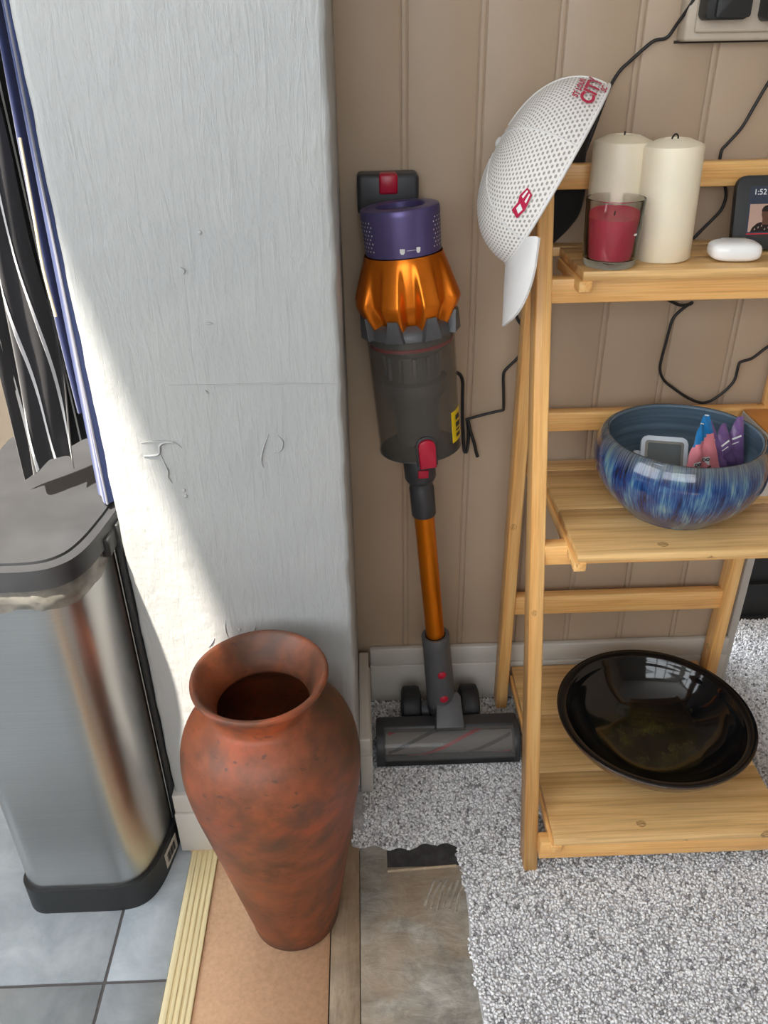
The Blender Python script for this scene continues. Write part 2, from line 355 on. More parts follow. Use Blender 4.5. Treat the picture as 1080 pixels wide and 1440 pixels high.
def lathe(name, prof, mat, parent=None, mw=None, seg=64, mod=None, ang=40, closed=False):
    """revolve (r, z) profile about local Z; mod(r, z, a) may change the radius"""
    bm = bmesh.new(); rings = []
    for r, z in prof:
        if r < 1e-6: rings.append([bm.verts.new((0, 0, z))]); continue
        ring = []
        for i in range(seg):
            a = 2*math.pi*i/seg; rr = mod(r, z, a) if mod else r
            ring.append(bm.verts.new((rr*math.cos(a), rr*math.sin(a), z)))
        rings.append(ring)
    pairs = list(zip(rings[:-1], rings[1:]))
    if closed: pairs.append((rings[-1], rings[0]))
    for A, B in pairs:
        for i in range(seg):
            j = (i+1) % seg
            if len(A) == 1 and len(B) == 1: continue
            if len(A) == 1: bm.faces.new((A[0], B[j], B[i]))
            elif len(B) == 1: bm.faces.new((A[i], A[j], B[0]))
            else: bm.faces.new((A[i], A[j], B[j], B[i]))
    o = from_bm(name, bm, mat, parent, mw); return sharp(o, ang)
def smooth_path(pts, n=8):
    P = [Vector(p) for p in pts]; P = [P[0]*2-P[1]] + P + [P[-1]*2-P[-2]]; out = []
    for i in range(1, len(P)-2):
        a, b, c, d = P[i-1:i+3]
        for k in range(n):
            t = k/n
            out.append(0.5*((2*b)+(c-a)*t+(2*a-5*b+4*c-d)*t*t+(3*b-a-3*c+d)*t**3))
    out.append(P[-2]); return out
def tube(name, pts, r, mat, parent=None, seg=8, n=8, mw=None, raw=False):
    P = [Vector(p) for p in pts] if raw else smooth_path(pts, n)
    bm = bmesh.new(); rings = []; up = Vector((0.13, 0.27, 0.95)).normalized(); rr = r if callable(r) else (lambda t: r)
    prevN = None
    for i, p in enumerate(P):
        T = (P[min(i+1, len(P)-1)]-P[max(i-1, 0)]).normalized()
        Nn = (prevN - T*prevN.dot(T)) if prevN is not None else (up - T*up.dot(T))
        if Nn.length < 1e-5: Nn = T.orthogonal()
        Nn.normalize(); B = T.cross(Nn); prevN = Nn; q = rr(i/(len(P)-1))
        rings.append([bm.verts.new(p + q*(math.cos(2*math.pi*k/seg)*Nn + math.sin(2*math.pi*k/seg)*B)) for k in range(seg)])
    for A, B in zip(rings[:-1], rings[1:]):
        for k in range(seg): bm.faces.new((A[k], A[(k+1) % seg], B[(k+1) % seg], B[k]))
    bm.faces.new(rings[0]); bm.faces.new(rings[-1])
    return sharp(from_bm(name, bm, mat, parent, mw), 60)
def extrude_poly(name, pts, z0, z1, mat, parent=None, mw=None, bevel=0.0):
    bm = bmesh.new(); A = [bm.verts.new((x, y, z0)) for x, y in pts]; B = [bm.verts.new((x, y, z1)) for x, y in pts]
    n = len(pts); bm.faces.new(A[::-1]); bm.faces.new(B)
    for i in range(n): bm.faces.new((A[i], A[(i+1) % n], B[(i+1) % n], B[i]))
    if bevel: bmesh.ops.bevel(bm, geom=[e for e in bm.edges if abs(e.verts[0].co.z-e.verts[1].co.z) < 1e-9], offset=bevel, segments=2, affect='EDGES', profile=0.5)
    return sharp(from_bm(name, bm, mat, parent, mw), 40)
def rounded_rect(x0, x1, y0, y1, r, n=8):
    rs = r if isinstance(r, (list, tuple)) else [r]*4   # order: (x1,y0) (x1,y1) (x0,y1) (x0,y0)
    out = []
    for (cx, cy, a0), q in zip(((x1, y0, -90), (x1, y1, 0), (x0, y1, 90), (x0, y0, 180)), rs):
        sx = -1 if cx == x1 else 1; sy = 1 if cy == y0 else -1
        for k in range(n+1):
            a = math.radians(a0 + 90*k/n); out.append((cx+sx*q+q*math.cos(a), cy+sy*q+q*math.sin(a)))
    return out
def grid_surface(name, fn, nu, nv, mat, parent=None, thick=0.0, mw=None, uv=None, ang=60):
    bm = bmesh.new(); V = [[bm.verts.new(fn(i/nu, j/nv)) for j in range(nv+1)] for i in range(nu+1)]
    uvl = bm.loops.layers.uv.new('UVMap') if uv else None
    for i in range(nu):
        for j in range(nv):
            idx = ((i, j), (i+1, j), (i+1, j+1), (i, j+1))
            f = bm.faces.new([V[a][b] for a, b in idx])
            if uv:
                for lp, (a, b) in zip(f.loops, idx): lp[uvl].uv = uv(a/nu, b/nv)
    if thick:
        bmesh.ops.recalc_face_normals(bm, faces=bm.faces)
        bmesh.ops.solidify(bm, geom=list(bm.faces), thickness=thick)
    return sharp(from_bm(name, bm, mat, parent, mw), ang)
def text_mesh(body, size, align='CENTER', extrude=0.0, offset=0.0):
    cu = bpy.data.curves.new('lettering', 'FONT'); cu.body = body; cu.size = size; cu.align_x = align; cu.align_y = 'CENTER'; cu.extrude = extrude; cu.offset = offset
    ob = bpy.data.objects.new('lettering', cu); COL.objects.link(ob)
    dg = bpy.context.evaluated_depsgraph_get(); me = bpy.data.meshes.new_from_object(ob.evaluated_get(dg))
    bpy.data.objects.remove(ob); bpy.data.curves.remove(cu); me.materials.clear(); return me

# ================================================================== THE ROOM
# ---- back wall: tongue-and-groove boards with a double bead at every joint
GS = 0.0965; WEND = 0.592
wall = struct(box('wall_back', (-2.4, 0.0022, 0.0), (WEND, 0.10, CZ), 'beige'))
wallL = box('wall_panel_plain', (-2.4, -0.002, 0.0), (-0.086, 0.0125, CZ), 'beige', wall)
edges = [-0.0855] + [k*GS for k in range(0, 7)] + [WEND-0.002]
for k in range(len(edges)-1):
    a, b = edges[k], edges[k+1]
    if b-a < 0.01: continue
    # board face with a small bead strip at its left edge
    left_bead = 0.0 if k == 0 else 0.0042
    box('panel_board', (a+left_bead+(0.0 if k == 0 else 0.0011), 0.0, 0.0), (b-0.0042, 0.0125, CZ), 'beige', wall, bevel=0.0012, seg=2)
    if k > 0:
        box('panel_bead', (a-0.0031, 0.0004, 0.0), (a+0.0042, 0.0125, CZ), 'beige', wall, bevel=0.0016, seg=2)
struct(box('trim_1', (WEND-0.006, -0.004, 0.0), (WEND+0.008, 0.10, CZ), 'skirt', None, 0.0015), 'white edge trim at the end of the panelled wall')
# ---- recess beyond the wall end
struct(box('wall_recess', (WEND+0.008, 0.30, 0.0), (2.0, 0.38, CZ), 'beige'))
hearth = thing('black_board', (0.9, 0.2, 0), 'black panel standing on the carpet in the recess past the wall end', 'panel')
box('panel', (WEND+0.03, 0.192, 0.006), (1.5, 0.26, 0.9), 'black_hearth', hearth, 0.003)
box('panel_trim', (WEND+0.03, 0.184, 0.090), (1.5, 0.194, 0.094), 'black_hearth', hearth)
# ---- skirting boards
def skirting(name, lo, hi, face, label=None):
    """lower board plus a stepped upper moulding; face: 'y' (faces -y) or 'x' (faces +x)"""
    lo = Vector(lo); hi = Vector(hi)
    if face == 'y':
        o = box(name, lo, (hi.x, hi.y, hi.z*0.70), 'skirt', None, 0.0008)
        box('moulding', (lo.x, lo.y+0.0035, hi.z*0.70), (hi.x, hi.y, hi.z), 'skirt', o, 0.0022)
    else:
        o = box(name, lo, (hi.x, hi.y, hi.z*0.70), 'skirt', None, 0.0008)
        box('moulding', (lo.x, lo.y, hi.z*0.70), (hi.x-0.0025, hi.y, hi.z), 'skirt', o, 0.002)
    return struct(o, label)
skirting('baseboard_back', (-0.064, -0.016, 0.0), (WEND-0.006, -0.0005, 0.12), 'y')
# ---- pillar
PX0, PX1, PY = -0.354, -0.085, -0.316
prof = [(PX0, PY), (PX1, PY), (PX1, -0.001), (PX0, -0.001)]
bm = bmesh.new()
nx, nz = 40, 150
Z0 = 0.118
def rough_edge(z, s):   # knocked, painted-over arrises
    return s*(0.0016*math.sin(z*57)+0.0012*math.sin(z*143+1)+0.0008*math.sin(z*331))
def pf(u, v):
    z = Z0 + (2.35-Z0)*v
    x0 = PX0 + rough_edge(z, 0.25); x1 = PX1 + rough_edge(z+3, 0.4)
    x = x0+(x1-x0)*u; e = min(u, 1-u)*(PX1-PX0)
    y = PY + (0.0035*(1-e/0.006)**2 if e < 0.006 else 0) + 0.0012*math.sin(x*23+z*7)*math.sin(z*11+x*4)
    return (x, y, z)
us = [0, 0.006, 0.014, 0.024] + [0.024+(0.952)*k/24 for k in range(1, 24)] + [0.976, 0.986, 0.994, 1.0]
rows = []
for j in range(nz+1):
    rows.append([bm.verts.new(pf(u, j/nz)) for u in us])
for j in range(nz):
    for i in range(len(us)-1): bm.faces.new((rows[j][i], rows[j][i+1], rows[j+1][i+1], rows[j+1][i]))
BL = [bm.verts.new((PX0, -0.001, pf(0, j/nz)[2])) for j in range(nz+1)]; BR = [bm.verts.new((PX1, -0.001, pf(0, j/nz)[2])) for j in range(nz+1)]
for j in range(nz):
    bm.faces.new((BL[j], rows[j][0], rows[j+1][0], BL[j+1])); bm.faces.new((rows[j][-1], BR[j], BR[j+1], rows[j+1][-1]))
bm.faces.new([BL[0]] + rows[0] + [BR[0]]); bm.faces.new([BL[-1]] + rows[-1] + [BR[-1]])
pil = struct(sharp(from_bm('wall_pillar', bm, 'pillar'), 50))
box('pillar_core', (PX0+0.004, PY+0.03, 0.0), (PX1-0.022, -0.002, Z0+0.004), 'dark_brown', pil)
def ridge(pts, r=0.0007):
    return tube('paint_ridge', [(x, PY-0.0004+0.0012*math.sin(x*23+z*7)*math.sin(z*11+x*4), z) for x, z in pts], lambda t: r*(0.35+math.sin(math.pi*min(max(t, 0.02), 0.98))), 'pillar', pil, 6, 5)
ridge([(-0.27, .7491), (-0.22, .7478), (-0.17, .7472), (-0.12, .7460), (-0.09, .745)], 0.0006)
ridge([(-0.3095, .6655), (-0.300, .6655), (-0.292, .668), (-0.2895, .678), (-0.283, .6815), (-0.272, .6800), (-0.266, .674)], 0.0013)
ridge([(-0.2905, .667), (-0.288, .655), (-0.2855, .646), (-0.2865, .638), (-0.283, .630)], 0.001)
ridge([(-0.310, .682), (-0.29, .6835), (-0.27, .682)], 0.0006)
ridge([(-0.168, .688), (-0.175, .672), (-0.179, .655), (-0.177, .646)], 0.0009)
ridge([(-0.158, .686), (-0.153, .678), (-0.156, .668), (-0.164, .664)], 0.0008)
ridge([(-0.2445, .4310), (-0.2465, .420), (-0.2455, .408), (-0.243, .402)], 0.0008)
ridge([(-0.208, .4190), (-0.211, .412), (-0.2155, .404)], 0.0009)
ridge([(-0.262, .404), (-0.266, .396), (-0.271, .390)], 0.0007)
ridge([(-0.232, .742), (-0.228, .738)], 0.001); ridge([(-0.222, .815), (-0.214, .8145)], 0.001)
ridge([(-0.24, .872), (-0.236, .869), (-0.238, .865)], 0.001)
for x, z in ((-0.2285, .416), (-0.216, .905), (-0.271, .62), (-0.27, .6125)):
    bm = bmesh.new(); bmesh.ops.create_uvsphere(bm, u_segments=10, v_segments=6, radius=0.0022)
    for v in bm.verts: v.co.y *= 0.45
    from_bm('paint_blob', bm, 'pillar', pil, Matrix.Translation((x, PY, z)), True)
# skirting on the front of the pillar (left end) and along its right side
skirting('baseboard_pillar', (-0.3575, PY-0.011, 0.004), (-0.235, PY+0.026, 0.12), 'y', 'short white skirting left on the front of the grey pillar')
box('packer', (-0.346, PY-0.010, 0.0002), (-0.235, PY+0.02, 0.0042), 'hardboard', bpy.data.objects['baseboard_pillar'])
skirting('baseboard_side', (PX1+0.001, -0.227, 0.0), (-0.0645, -0.0165, 0.12), 'x')
# ---- ceiling with roof window, outer walls with the patio opening (behind the camera)
def wall_with_hole(name, mk, u0, u1, v0, v1, hu0, hu1, hv0, hv1, mat):
    o = mk(name, u0, u1, v0, hv0, mat, None)
    for a in ((u0, u1, hv1, v1), (u0, hu0, hv0, hv1), (hu1, u1, hv0, hv1)):
        if a[1]-a[0] > 1e-4 and a[3]-a[2] > 1e-4: mk('infill', *a, mat, o)
    return struct(o)
wall_with_hole('ceiling', lambda n, a, b, c, d, m, p: box(n, (a, c, CZ), (b, d, CZ+0.10), m, p), -2.5, 2.1, -2.7, 0.4, SKX0, SKX1, SKY0, SKY1, 'ceiling')
wall_with_hole('wall_rear', lambda n, a, b, c, d, m, p: box(n, (a, WY-0.05, c), (b, WY+0.05, d), m, p), -2.5, 2.1, -0.02, CZ, WX0, WX1, WZ0, WZ1, 'room_paint')
wall_with_hole('wall_left', lambda n, a, b, c, d, m, p: box(n, (-2.5, a, c), (-2.4, b, d), m, p), -2.6, 0.1, -0.02, CZ, LY0, LY1, LZ0, LZ1, 'room_paint')
w2 = struct(box('window_added', (-2.47, LY0, LZ0), (-2.43, LY0+0.05, LZ1), 'skirt'))  # frame of the unseen window added for left-hand daylight
for y in (LY0+0.55, LY0+1.1, LY1-0.05): box('window_stile', (-2.47, y, LZ0), (-2.43, y+0.05, LZ1), 'skirt', w2)
for z in (LZ0, LZ1-0.05): box('window_rail', (-2.47, LY0, z), (-2.43, LY1, z+0.05), 'skirt', w2)
struct(box('wall_right', (2.0, -2.6, -0.02), (2.1, 0.38, CZ), 'beige'))
pf_ = box('window_1', (WX0, WY-0.02, WZ0), (WX0+0.05, WY+0.03, WZ1), 'skirt'); struct(pf_)
for x in (WX1-0.05, (WX0+WX1)/2-0.04, WX0+(WX1-WX0)*0.25-0.02, WX0+(WX1-WX0)*0.75-0.02): box('window_stile', (x, WY-0.02, WZ0), (x+0.05, WY+0.03, WZ1), 'skirt', pf_)
for z in (WZ0, 1.62, WZ1-0.05): box('window_rail', (WX0, WY-0.02, z), (WX1, WY+0.03, z+0.05), 'skirt', pf_)

# ---- floors
fl = struct(box('floor', (-2.5, -2.7, -0.03), (2.1, 0.4, -0.0075), 'grout'))
TW = 0.45
box('tile_bed', (-2.4, -2.55, -0.0085), (-0.3438, -0.004, -0.0018), 'grout', fl)
tn = 0
for i in range(-4, 1):
    for j in range(-5, 2):
        x1 = -0.4245 + TW*(i+1) - 0.002; x0 = -0.4245 + TW*i + 0.002; y0 = -0.521 + TW*j + 0.002; y1 = -0.521 + TW*(j+1) - 0.002
        x1 = min(x1, -0.3435); x0 = max(x0, -2.4); y1 = min(y1, -0.004); y0 = max(y0, -2.55)
        if x0 >= x1 or y0 >= y1: continue
        box('floor_tile', (x0, y0, -0.009), (x1, y1, 0.0), 'tile', fl, 0.0008, 1)
box('threshold_strip', (-0.3430, -2.55, -0.009), (-0.3025, PY-0.002, 0.002), 'pine', fl, 0.0015)
for k in range(5):
    x = -0.3385 + k*0.0078
    box('reed', (x, -2.55, 0.0012), (x+0.0052, PY-0.003, 0.0032), 'pine', bpy.data.objects['threshold_strip'], 0.0009)
box('hardboard_sheet', (-0.3022, -2.55, -0.009), (-0.1297, PY+0.03, 0.0), 'hardboard', fl, 0.0005, 1)
box('floorboard', (-0.1280, -2.55, -0.009), (-0.0888, PY+0.08, -0.0004), 'oldboard', fl, 0.0006, 1)
box('floorboard', (-0.0877, -2.55, -0.009), (0.20, PY+0.08, -0.0008), 'screed', fl, 0.0006, 1)
# trowelled adhesive ridges and smears left on the bare floor
scr = bpy.data.objects['floorboard.001']
for k in range(6):
    x = 0.004 + k*0.0085; y = -0.404 - 0.001*k
    tube('adhesive_ridge', [(x, y-0.026-0.003*(k % 3), -0.001), (x+0.008, y-0.006, -0.0006), (x+0.018, y+0.016-0.003*(k % 2), -0.001)], 0.0022, 'screed', scr, 6, 4)
tube('batten_scar', [(-0.047, -0.372, -0.0006), (0.0, -0.370, -0.0004), (0.056, -0.367, -0.0006)], 0.0022, 'oldboard', scr, 6, 4)
box('dark_gap', (-0.047, -0.366, -0.0015), (0.066, -0.325, -0.0003), 'underlay', fl)
# specks of debris
# carpet
def carpet_edge_y(x): return -0.332 + 0.004*math.sin(x*60) + 0.003*math.sin(x*170)
def carpet_edge_x(y): return 0.063 + 0.004*math.sin(y*40) + 0.0022*math.sin(y*130)
poly = [(carpet_edge_x(-2.5), -2.5)]
for k in range(0, 60): y = -2.5 + (2.5-0.335)*k/59; poly.append((carpet_edge_x(y), y))
poly = poly[::-1]
poly = [(-0.098, -0.020), (-0.098, -0.325)] + [(-0.098+0.16*k/20, carpet_edge_y(-0.098+0.16*k/20)) for k in range(21)] + poly[1:] + [(1.98, -2.5), (1.98, 0.185), (WEND+0.012, 0.185), (WEND+0.012, -0.020)]
carpet = extrude_poly('carpet', poly, -0.0072, 0.0015, 'carpet_back')
struct(carpet, 'grey flecked cut-pile carpet with a cut-out corner')
def make_pile():
    sp = 0.0038
    xs = np.arange(-0.097, 0.95, sp); ys = np.arange(-0.86, 0.185, sp*0.9)
    X, Y = np.meshgrid(xs, ys); X = X + (np.arange(len(ys)) % 2)[:, None]*sp*0.5
    X = X.ravel()+rng.normal(0, sp*0.22, X.size); Y = Y.ravel()+rng.normal(0, sp*0.22, Y.size)
    ey = -0.332+0.004*np.sin(X*60)+0.003*np.sin(X*170); ex = 0.063+0.004*np.sin(Y*40)+0.0022*np.sin(Y*130)
    keep = (Y > ey) | (X > ex)
    keep &= ~((X < WEND+0.012) & (Y > -0.019)); keep &= ~((X < -0.066) & (Y > -0.228) & (Y < -0.01))
    keep &= ~((X < -0.080) & (Y > -0.30))
    X = X[keep]; Y = Y[keep]; n = len(X)
    seg = 4; a0 = rng.uniform(0, 6.28, n); rad = rng.uniform(0.0018, 0.0027, n); h = rng.uniform(0.0046, 0.0066, n)
    lx = rng.normal(0, 0.0017, n); ly = rng.normal(0, 0.0017, n)
    V = np.zeros((n, 2*seg+1, 3), np.float32)
    for k in range(seg):
        a = a0+2*np.pi*k/seg
        V[:, k, 0] = X+rad*np.cos(a); V[:, k, 1] = Y+rad*np.sin(a); V[:, k, 2] = 0.0008
        V[:, seg+k, 0] = X+lx*0.7+rad*0.95*np.cos(a+0.6); V[:, seg+k, 1] = Y+ly*0.7+rad*0.95*np.sin(a+0.6); V[:, seg+k, 2] = h*0.72
    V[:, 2*seg, 0] = X+lx; V[:, 2*seg, 1] = Y+ly; V[:, 2*seg, 2] = h
    base = (np.arange(n)*(2*seg+1))[:, None]
    q = np.array([[k, (k+1) % seg, seg+(k+1) % seg, seg+k] for k in range(seg)]); t = np.array([[seg+k, seg+(k+1) % seg, 2*seg] for k in range(seg)])
    Q = (base[:, :, None]+q[None]).reshape(-1, 4); T = (base[:, :, None]+t[None]).reshape(-1, 3)
    loops = np.concatenate([Q.ravel(), T.ravel()]).astype(np.int32)
    ls = np.concatenate([np.arange(len(Q))*4, len(Q)*4+np.arange(len(T))*3]).astype(np.int32)
    lt = np.concatenate([np.full(len(Q), 4), np.full(len(T), 3)]).astype(np.int32)
    me = bpy.data.meshes.new('carpet_pile'); me.vertices.add(n*(2*seg+1)); me.vertices.foreach_set('co', V.ravel())
    me.loops.add(len(loops)); me.loops.foreach_set('vertex_index', loops)
    me.polygons.add(len(ls)); me.polygons.foreach_set('loop_start', ls); me.polygons.foreach_set('loop_total', lt)
    tone = np.clip(rng.normal(0.52, 0.27, n), 0, 1); at = me.attributes.new('tone', 'FLOAT', 'POINT')
    at.data.foreach_set('value', np.repeat(tone, 2*seg+1).astype(np.float32))
    me.update(calc_edges=True); me.validate()
    me.polygons.foreach_set('use_smooth', [True]*len(me.polygons))
    o = new_obj('carpet_pile', me, 'carpet', carpet); o['kind'] = 'stuff'
make_pile()

# ================================================================== BAMBOO LADDER SHELF
sh = thing('ladder_shelf', (0.36, -0.2, 0.0), 'three-tier bamboo ladder shelf standing on the grey carpet', 'shelf')
def front_y(z): return -0.3855 + 0.2925*z        # front face of the leaning front legs
def fleg(x0, x1):
    d = Vector((0, 0.2925, 1)).normalized(); nrm = Vector((0, 1, -0.2925)).normalized()
    T = 0.034
    z1 = 0.925
    p0 = Vector(((x0+x1)/2, front_y(0.006), 0.006)) + nrm*T/2; p1 = Vector(((x0+x1)/2, front_y(z1), z1)) + nrm*T/2
    o = bar('leg', p0, p1, x1-x0, T, 'bamboo', sh, (1, 0, 0), 0.002)
    # cut the foot level with the floor
    for v in o.data.vertices:
        w = o.matrix_basis @ v.co
        if w.z < 0.03: w.z = 0.003 if w.z < 0.0125 else w.z; w.z = min(w.z, 0.004); v.co = o.matrix_basis.inverted() @ w
    return o
FX0, FX1 = 0.1535, 0.1735; QX0, QX1 = 0.5465, 0.5665
fleg(FX0, FX1); fleg(QX0, QX1)
RX0, RX1, RQ0, RQ1 = 0.163, 0.183, 0.537, 0.557
for x in (0.173, 0.547): bar('leg', (x, -0.034, 0.003), (x, -0.034, 0.935), 0.020, 0.030, 'bamboo', sh, (1, 0, 0), 0.002)
# front rails (one under each shelf) and rear rails
for z0, z1 in ((0.034, 0.068), (0.4520, 0.4815), (0.778, 0.8080)):
    zc = (z0+z1)/2; y = front_y(zc) - (0.019 if z0 < 0.1 else 0.0)
    bar('rail', (FX1-0.001, y+0.013, zc), (QX0+0.001, y+0.013, zc), z1-z0, 0.020, 'bamboo', sh, (0, 0, 1))
for z0, z1 in ((0.211, 0.2475), (0.553, 0.583), (0.8935, 0.9235)):
    bar('rail', (RX1-0.001, -0.0325, (z0+z1)/2), (RQ0+0.001, -0.0325, (z0+z1)/2), z1-z0, 0.018, 'bamboo', sh, (0, 0, 1))
def plate(x0, x1, y0, y1, ztop, th=0.011):
    """shelf board glued up from wide strips, on two side battens that hook over the front rail"""
    n = 3 if y1-y0 > 0.25 else 2
    root = bar('shelf_board', (x0, y0+(y1-y0)/n/2, ztop-th/2), (x1, y0+(y1-y0)/n/2, ztop-th/2), (y1-y0)/n-0.0003, th, 'bamboo_plate', sh, (0, 1, 0), 0.0007)
    for k in range(1, n):
        yc = y0+(y1-y0)*(k+0.5)/n
        bar('shelf_plank', (x0, yc, ztop-th/2), (x1, yc, ztop-th/2), (y1-y0)/n-0.0003, th, 'bamboo_plate', root, (0, 1, 0), 0.0007)
    for x in (x0+0.004, x1-0.004):
        bar('side_batten', (x, y0-0.001, ztop-th-0.007), (x, y1-0.01, ztop-th-0.007), 0.014, 0.016, 'bamboo', root, (0, 0, 1))
    return root
plate(0.1905, 0.5295, -0.3915, -0.022, 0.0795)
plate(0.2060, 0.5140, -0.2855, -0.052, 0.4930)
plate(0.2040, 0.5160, -0.1750, -0.045, 0.8225)
# rear ledges closing the boards against the rear legs
for (z, x0, x1, y0) in ((0.4930, 0.1845, 0.5355, -0.0505), (0.8225, 0.1845, 0.5355, -0.0435)):
    bar('back_ledge', (x0, (y0-0.018)/2, z-0.006), (x1, (y0-0.018)/2, z-0.006), -0.018-y0, 0.012, 'bamboo_plate', sh, (0, 1, 0), 0.0008)

# ================================================================== VASE
def make_vase():
    mw = Matrix.Translation((-0.178, -0.43, 0.0006)) @ Matrix.Rotation(math.radians(-1.6), 4, 'Y')
    t = [(0, 0), (0.054, 0), (0.0600, 0.004), (0.0625, 0.02), (0.069, 0.06), (0.0775, 0.11), (0.087, 0.165), (0.0965, 0.22), (0.1035, 0.262), (0.1075, 0.295), (0.1080, 0.318),
         (0.1055, 0.340), (0.0985, 0.361), (0.0875, 0.378), (0.0750, 0.390), (0.0665, 0.3975), (0.0640, 0.404), (0.0650, 0.411), (0.0690, 0.420), (0.0745, 0.429), (0.0785, 0.4345), (0.0797, 0.4385), (0.0785, 0.4415),
         (0.0745, 0.4415), (0.0700, 0.436), (0.0630, 0.423), (0.0570, 0.409), (0.0548, 0.400), (0.0560, 0.393), (0.072, 0.380), (0.090, 0.355), (0.099, 0.32), (0.096, 0.27), (0.08, 0.17), (0.06, 0.05), (0.05, 0.012), (0, 0.010)]
    P = smooth_path([(r, 0, z) for r, z in t], 3)
    prof = [(max(p.x, 0), p.z) for p in P]; prof[0] = (0, 0); prof[-1] = (0, 0.010)
    wob = lambda r, z, a: r*(1+0.006*math.sin(2*a+z*9)+0.003*math.sin(5*a+z*31))
    v = lathe('terracotta_vase', prof, 'terracotta', None, mw, 96, wob, 70)
    tag(v, 'tall terracotta vase with a flared rim standing on the brown hardboard', 'vase')
    return v
make_vase()

# ================================================================== PEDAL BIN
bn = thing('pedal_bin', (-0.46, -0.24, 0.0), 'brushed steel pedal bin with a black lid and black base beside the pillar', 'bin')
def bin_outline(g=0.0, n=10):
    # plan outline: flat front, generous front-right corner, right flank easing back to the pillar
    pts = []
    x0, y0 = -0.562-g, -0.419-g
    for k in range(n+1):
        a = math.radians(180+90*k/n); r = 0.03; pts.append((x0+r+r*math.cos(a), y0+r+r*math.sin(a)))
    ctrl = [(-0.455, y0), (-0.425+g*0.3, y0+0.0008), (-0.403+g*0.6, y0+0.006), (-0.387+g*0.8, y0+0.019), (-0.3775+g, y0+0.038), (-0.371+g, y0+0.065), (-0.3650+g, -0.310)]
    pts += [(p.x, p.y) for p in smooth_path([(x, y, 0) for x, y in ctrl], 4)]
    pts += [(-0.3622+g, -0.285), (-0.3622+g, -0.10)]
    for k in range(n+1):
        a = math.radians(90*k/n); r = 0.03; pts.append((-0.3622+g-r+r*math.cos(a), -0.09+g+r*math.sin(a)))
    for k in range(n+1):
        a = math.radians(90+90*k/n); r = 0.03; pts.append((x0+r+r*math.cos(a), -0.09+g+r*math.sin(a)))
    return pts
extrude_poly('base', bin_outline(0.0005), 0.0005, 0.050, 'black_plastic', bn, bevel=0.004)
extrude_poly('body', bin_outline(-0.004), 0.050, 0.548, 'steel', bn)
# black hinge panel on the back (towards the pillar)
hp = box('hinge_panel', (-0.3665, -0.3085, 0.04), (-0.3575, -0.13, 0.572), 'black_plastic', bn, 0.002)
tube('hinge_seam', [(-0.3668, -0.3100, 0.06), (-0.3668, -0.3102, 0.56)], 0.0012, 'steel', hp, 6, 1)
lid = extrude_poly('lid', bin_outline(0.002), 0.5585, 0.5840, 'lid_plastic', bn, bevel=0.006)
extrude_poly('lid_top', [(x*0.955-0.0207, y*0.955-0.0115) for x, y in bin_outline(-0.004)], 0.5825, 0.5875, 'lid_plastic', lid, bevel=0.002)
box('hinge_block', (-0.3745, -0.338, 0.545), (-0.3615, -0.300, 0.5705), 'black_plastic', bn, 0.003)
# bag rim drooping over the steel
def bag():
    pts = bin_outline(-0.0025); n = len(pts); bm = bmesh.new(); rows = []
    for s in range(6):
        ring = []
        for i, (x, y) in enumerate(pts):
            c = Vector((-0.46, -0.24)); d = (Vector((x, y))-c).normalized()
            ss = x*1.3-y; drop = 0.028 + 0.005*math.sin(ss*46) + 0.0015*math.sin(ss*130+1)
            if x < -0.43: drop += 0.016*min(1, (-0.43-x)/0.06)
            if y > -0.33 and x > -0.38: drop = 0.004
            t = s/5
            q = 0.0008*math.sin(ss*190+s*1.6)+0.0007*math.sin(ss*330-s*2.2)+0.003*math.sin(math.pi*t)*(1 if x < -0.375 else 0)
            ring.append(bm.verts.new((x+d.x*q, y+d.y*q, 0.5585-drop*t)))
        rows.append(ring)
    for A, B in zip(rows[:-1], rows[1:]):
        for i in range(n): bm.faces.new((A[i], A[(i+1) % n], B[(i+1) % n], B[i]))
    return sharp(from_bm('bin_bag', bm, 'bag', bn), 80)
bag()
ped = box('pedal', (-0.598, -0.330, 0.012), (-0.560, -0.26, 0.024), 'black_plastic', bn, 0.004)
# barcode sticker on the base, just round the corner
lx, ly = -0.3700, -0.352
dirv = Vector((-0.3640+0.3745, -0.318+0.372, 0)).normalized(); nr = Vector((dirv.y, -dirv.x, 0))
c0 = Vector((-0.3690, -0.3430, 0.027)) + nr*0.0016
lab = bar('barcode_label', c0-dirv*0.020, c0+dirv*0.020, 0.030, 0.0006, 'paper_label', bn, (0, 0, 1), 0)
for k in range(9):
    c = c0 + dirv*(-0.013+k*0.0030) + nr*0.0006
    bar('barcode_line', c-dirv*(0.0005+0.0005*(k % 3)), c+dirv*(0.0005+0.0005*(k % 3)), 0.017, 0.0004, 'ink', lab, (0, 0, 1), 0)

# ================================================================== HANGING CLOTHES (left of the pillar)
def hang_z(v, z0, z1): return z0 + (z1-z0)*v
bl = thing('hanging_cloth', (-0.378, -0.29, 0.60), 'blue cotton cloth hanging against the left side of the pillar', 'cloth')
def blue_fn(u, v):
    z = 0.592 + 0.85*v; w = 0.030 - 0.0125*min(v/0.6, 1.0)
    x = -0.3570 - w*u; y = -0.288 - 0.010*math.sin(u*3.0) + 0.004*math.sin(u*9+v*3) + 0.02*u
    return (x, y, z)
grid_surface('cloth', blue_fn, 24, 60, 'blue_cloth', bl, 0.0015)
def blue_fn2(u, v):
    z = 0.70 + 0.74*v; x = -0.372 - (0.020+0.006*math.sin(v*6))*u; y = -0.268 + 0.012*math.sin(u*6+v*3) + 0.01*u
    return (x, y, z)
grid_surface('back_fold', blue_fn2, 16, 40, 'navy_cloth', bl, 0.0015)
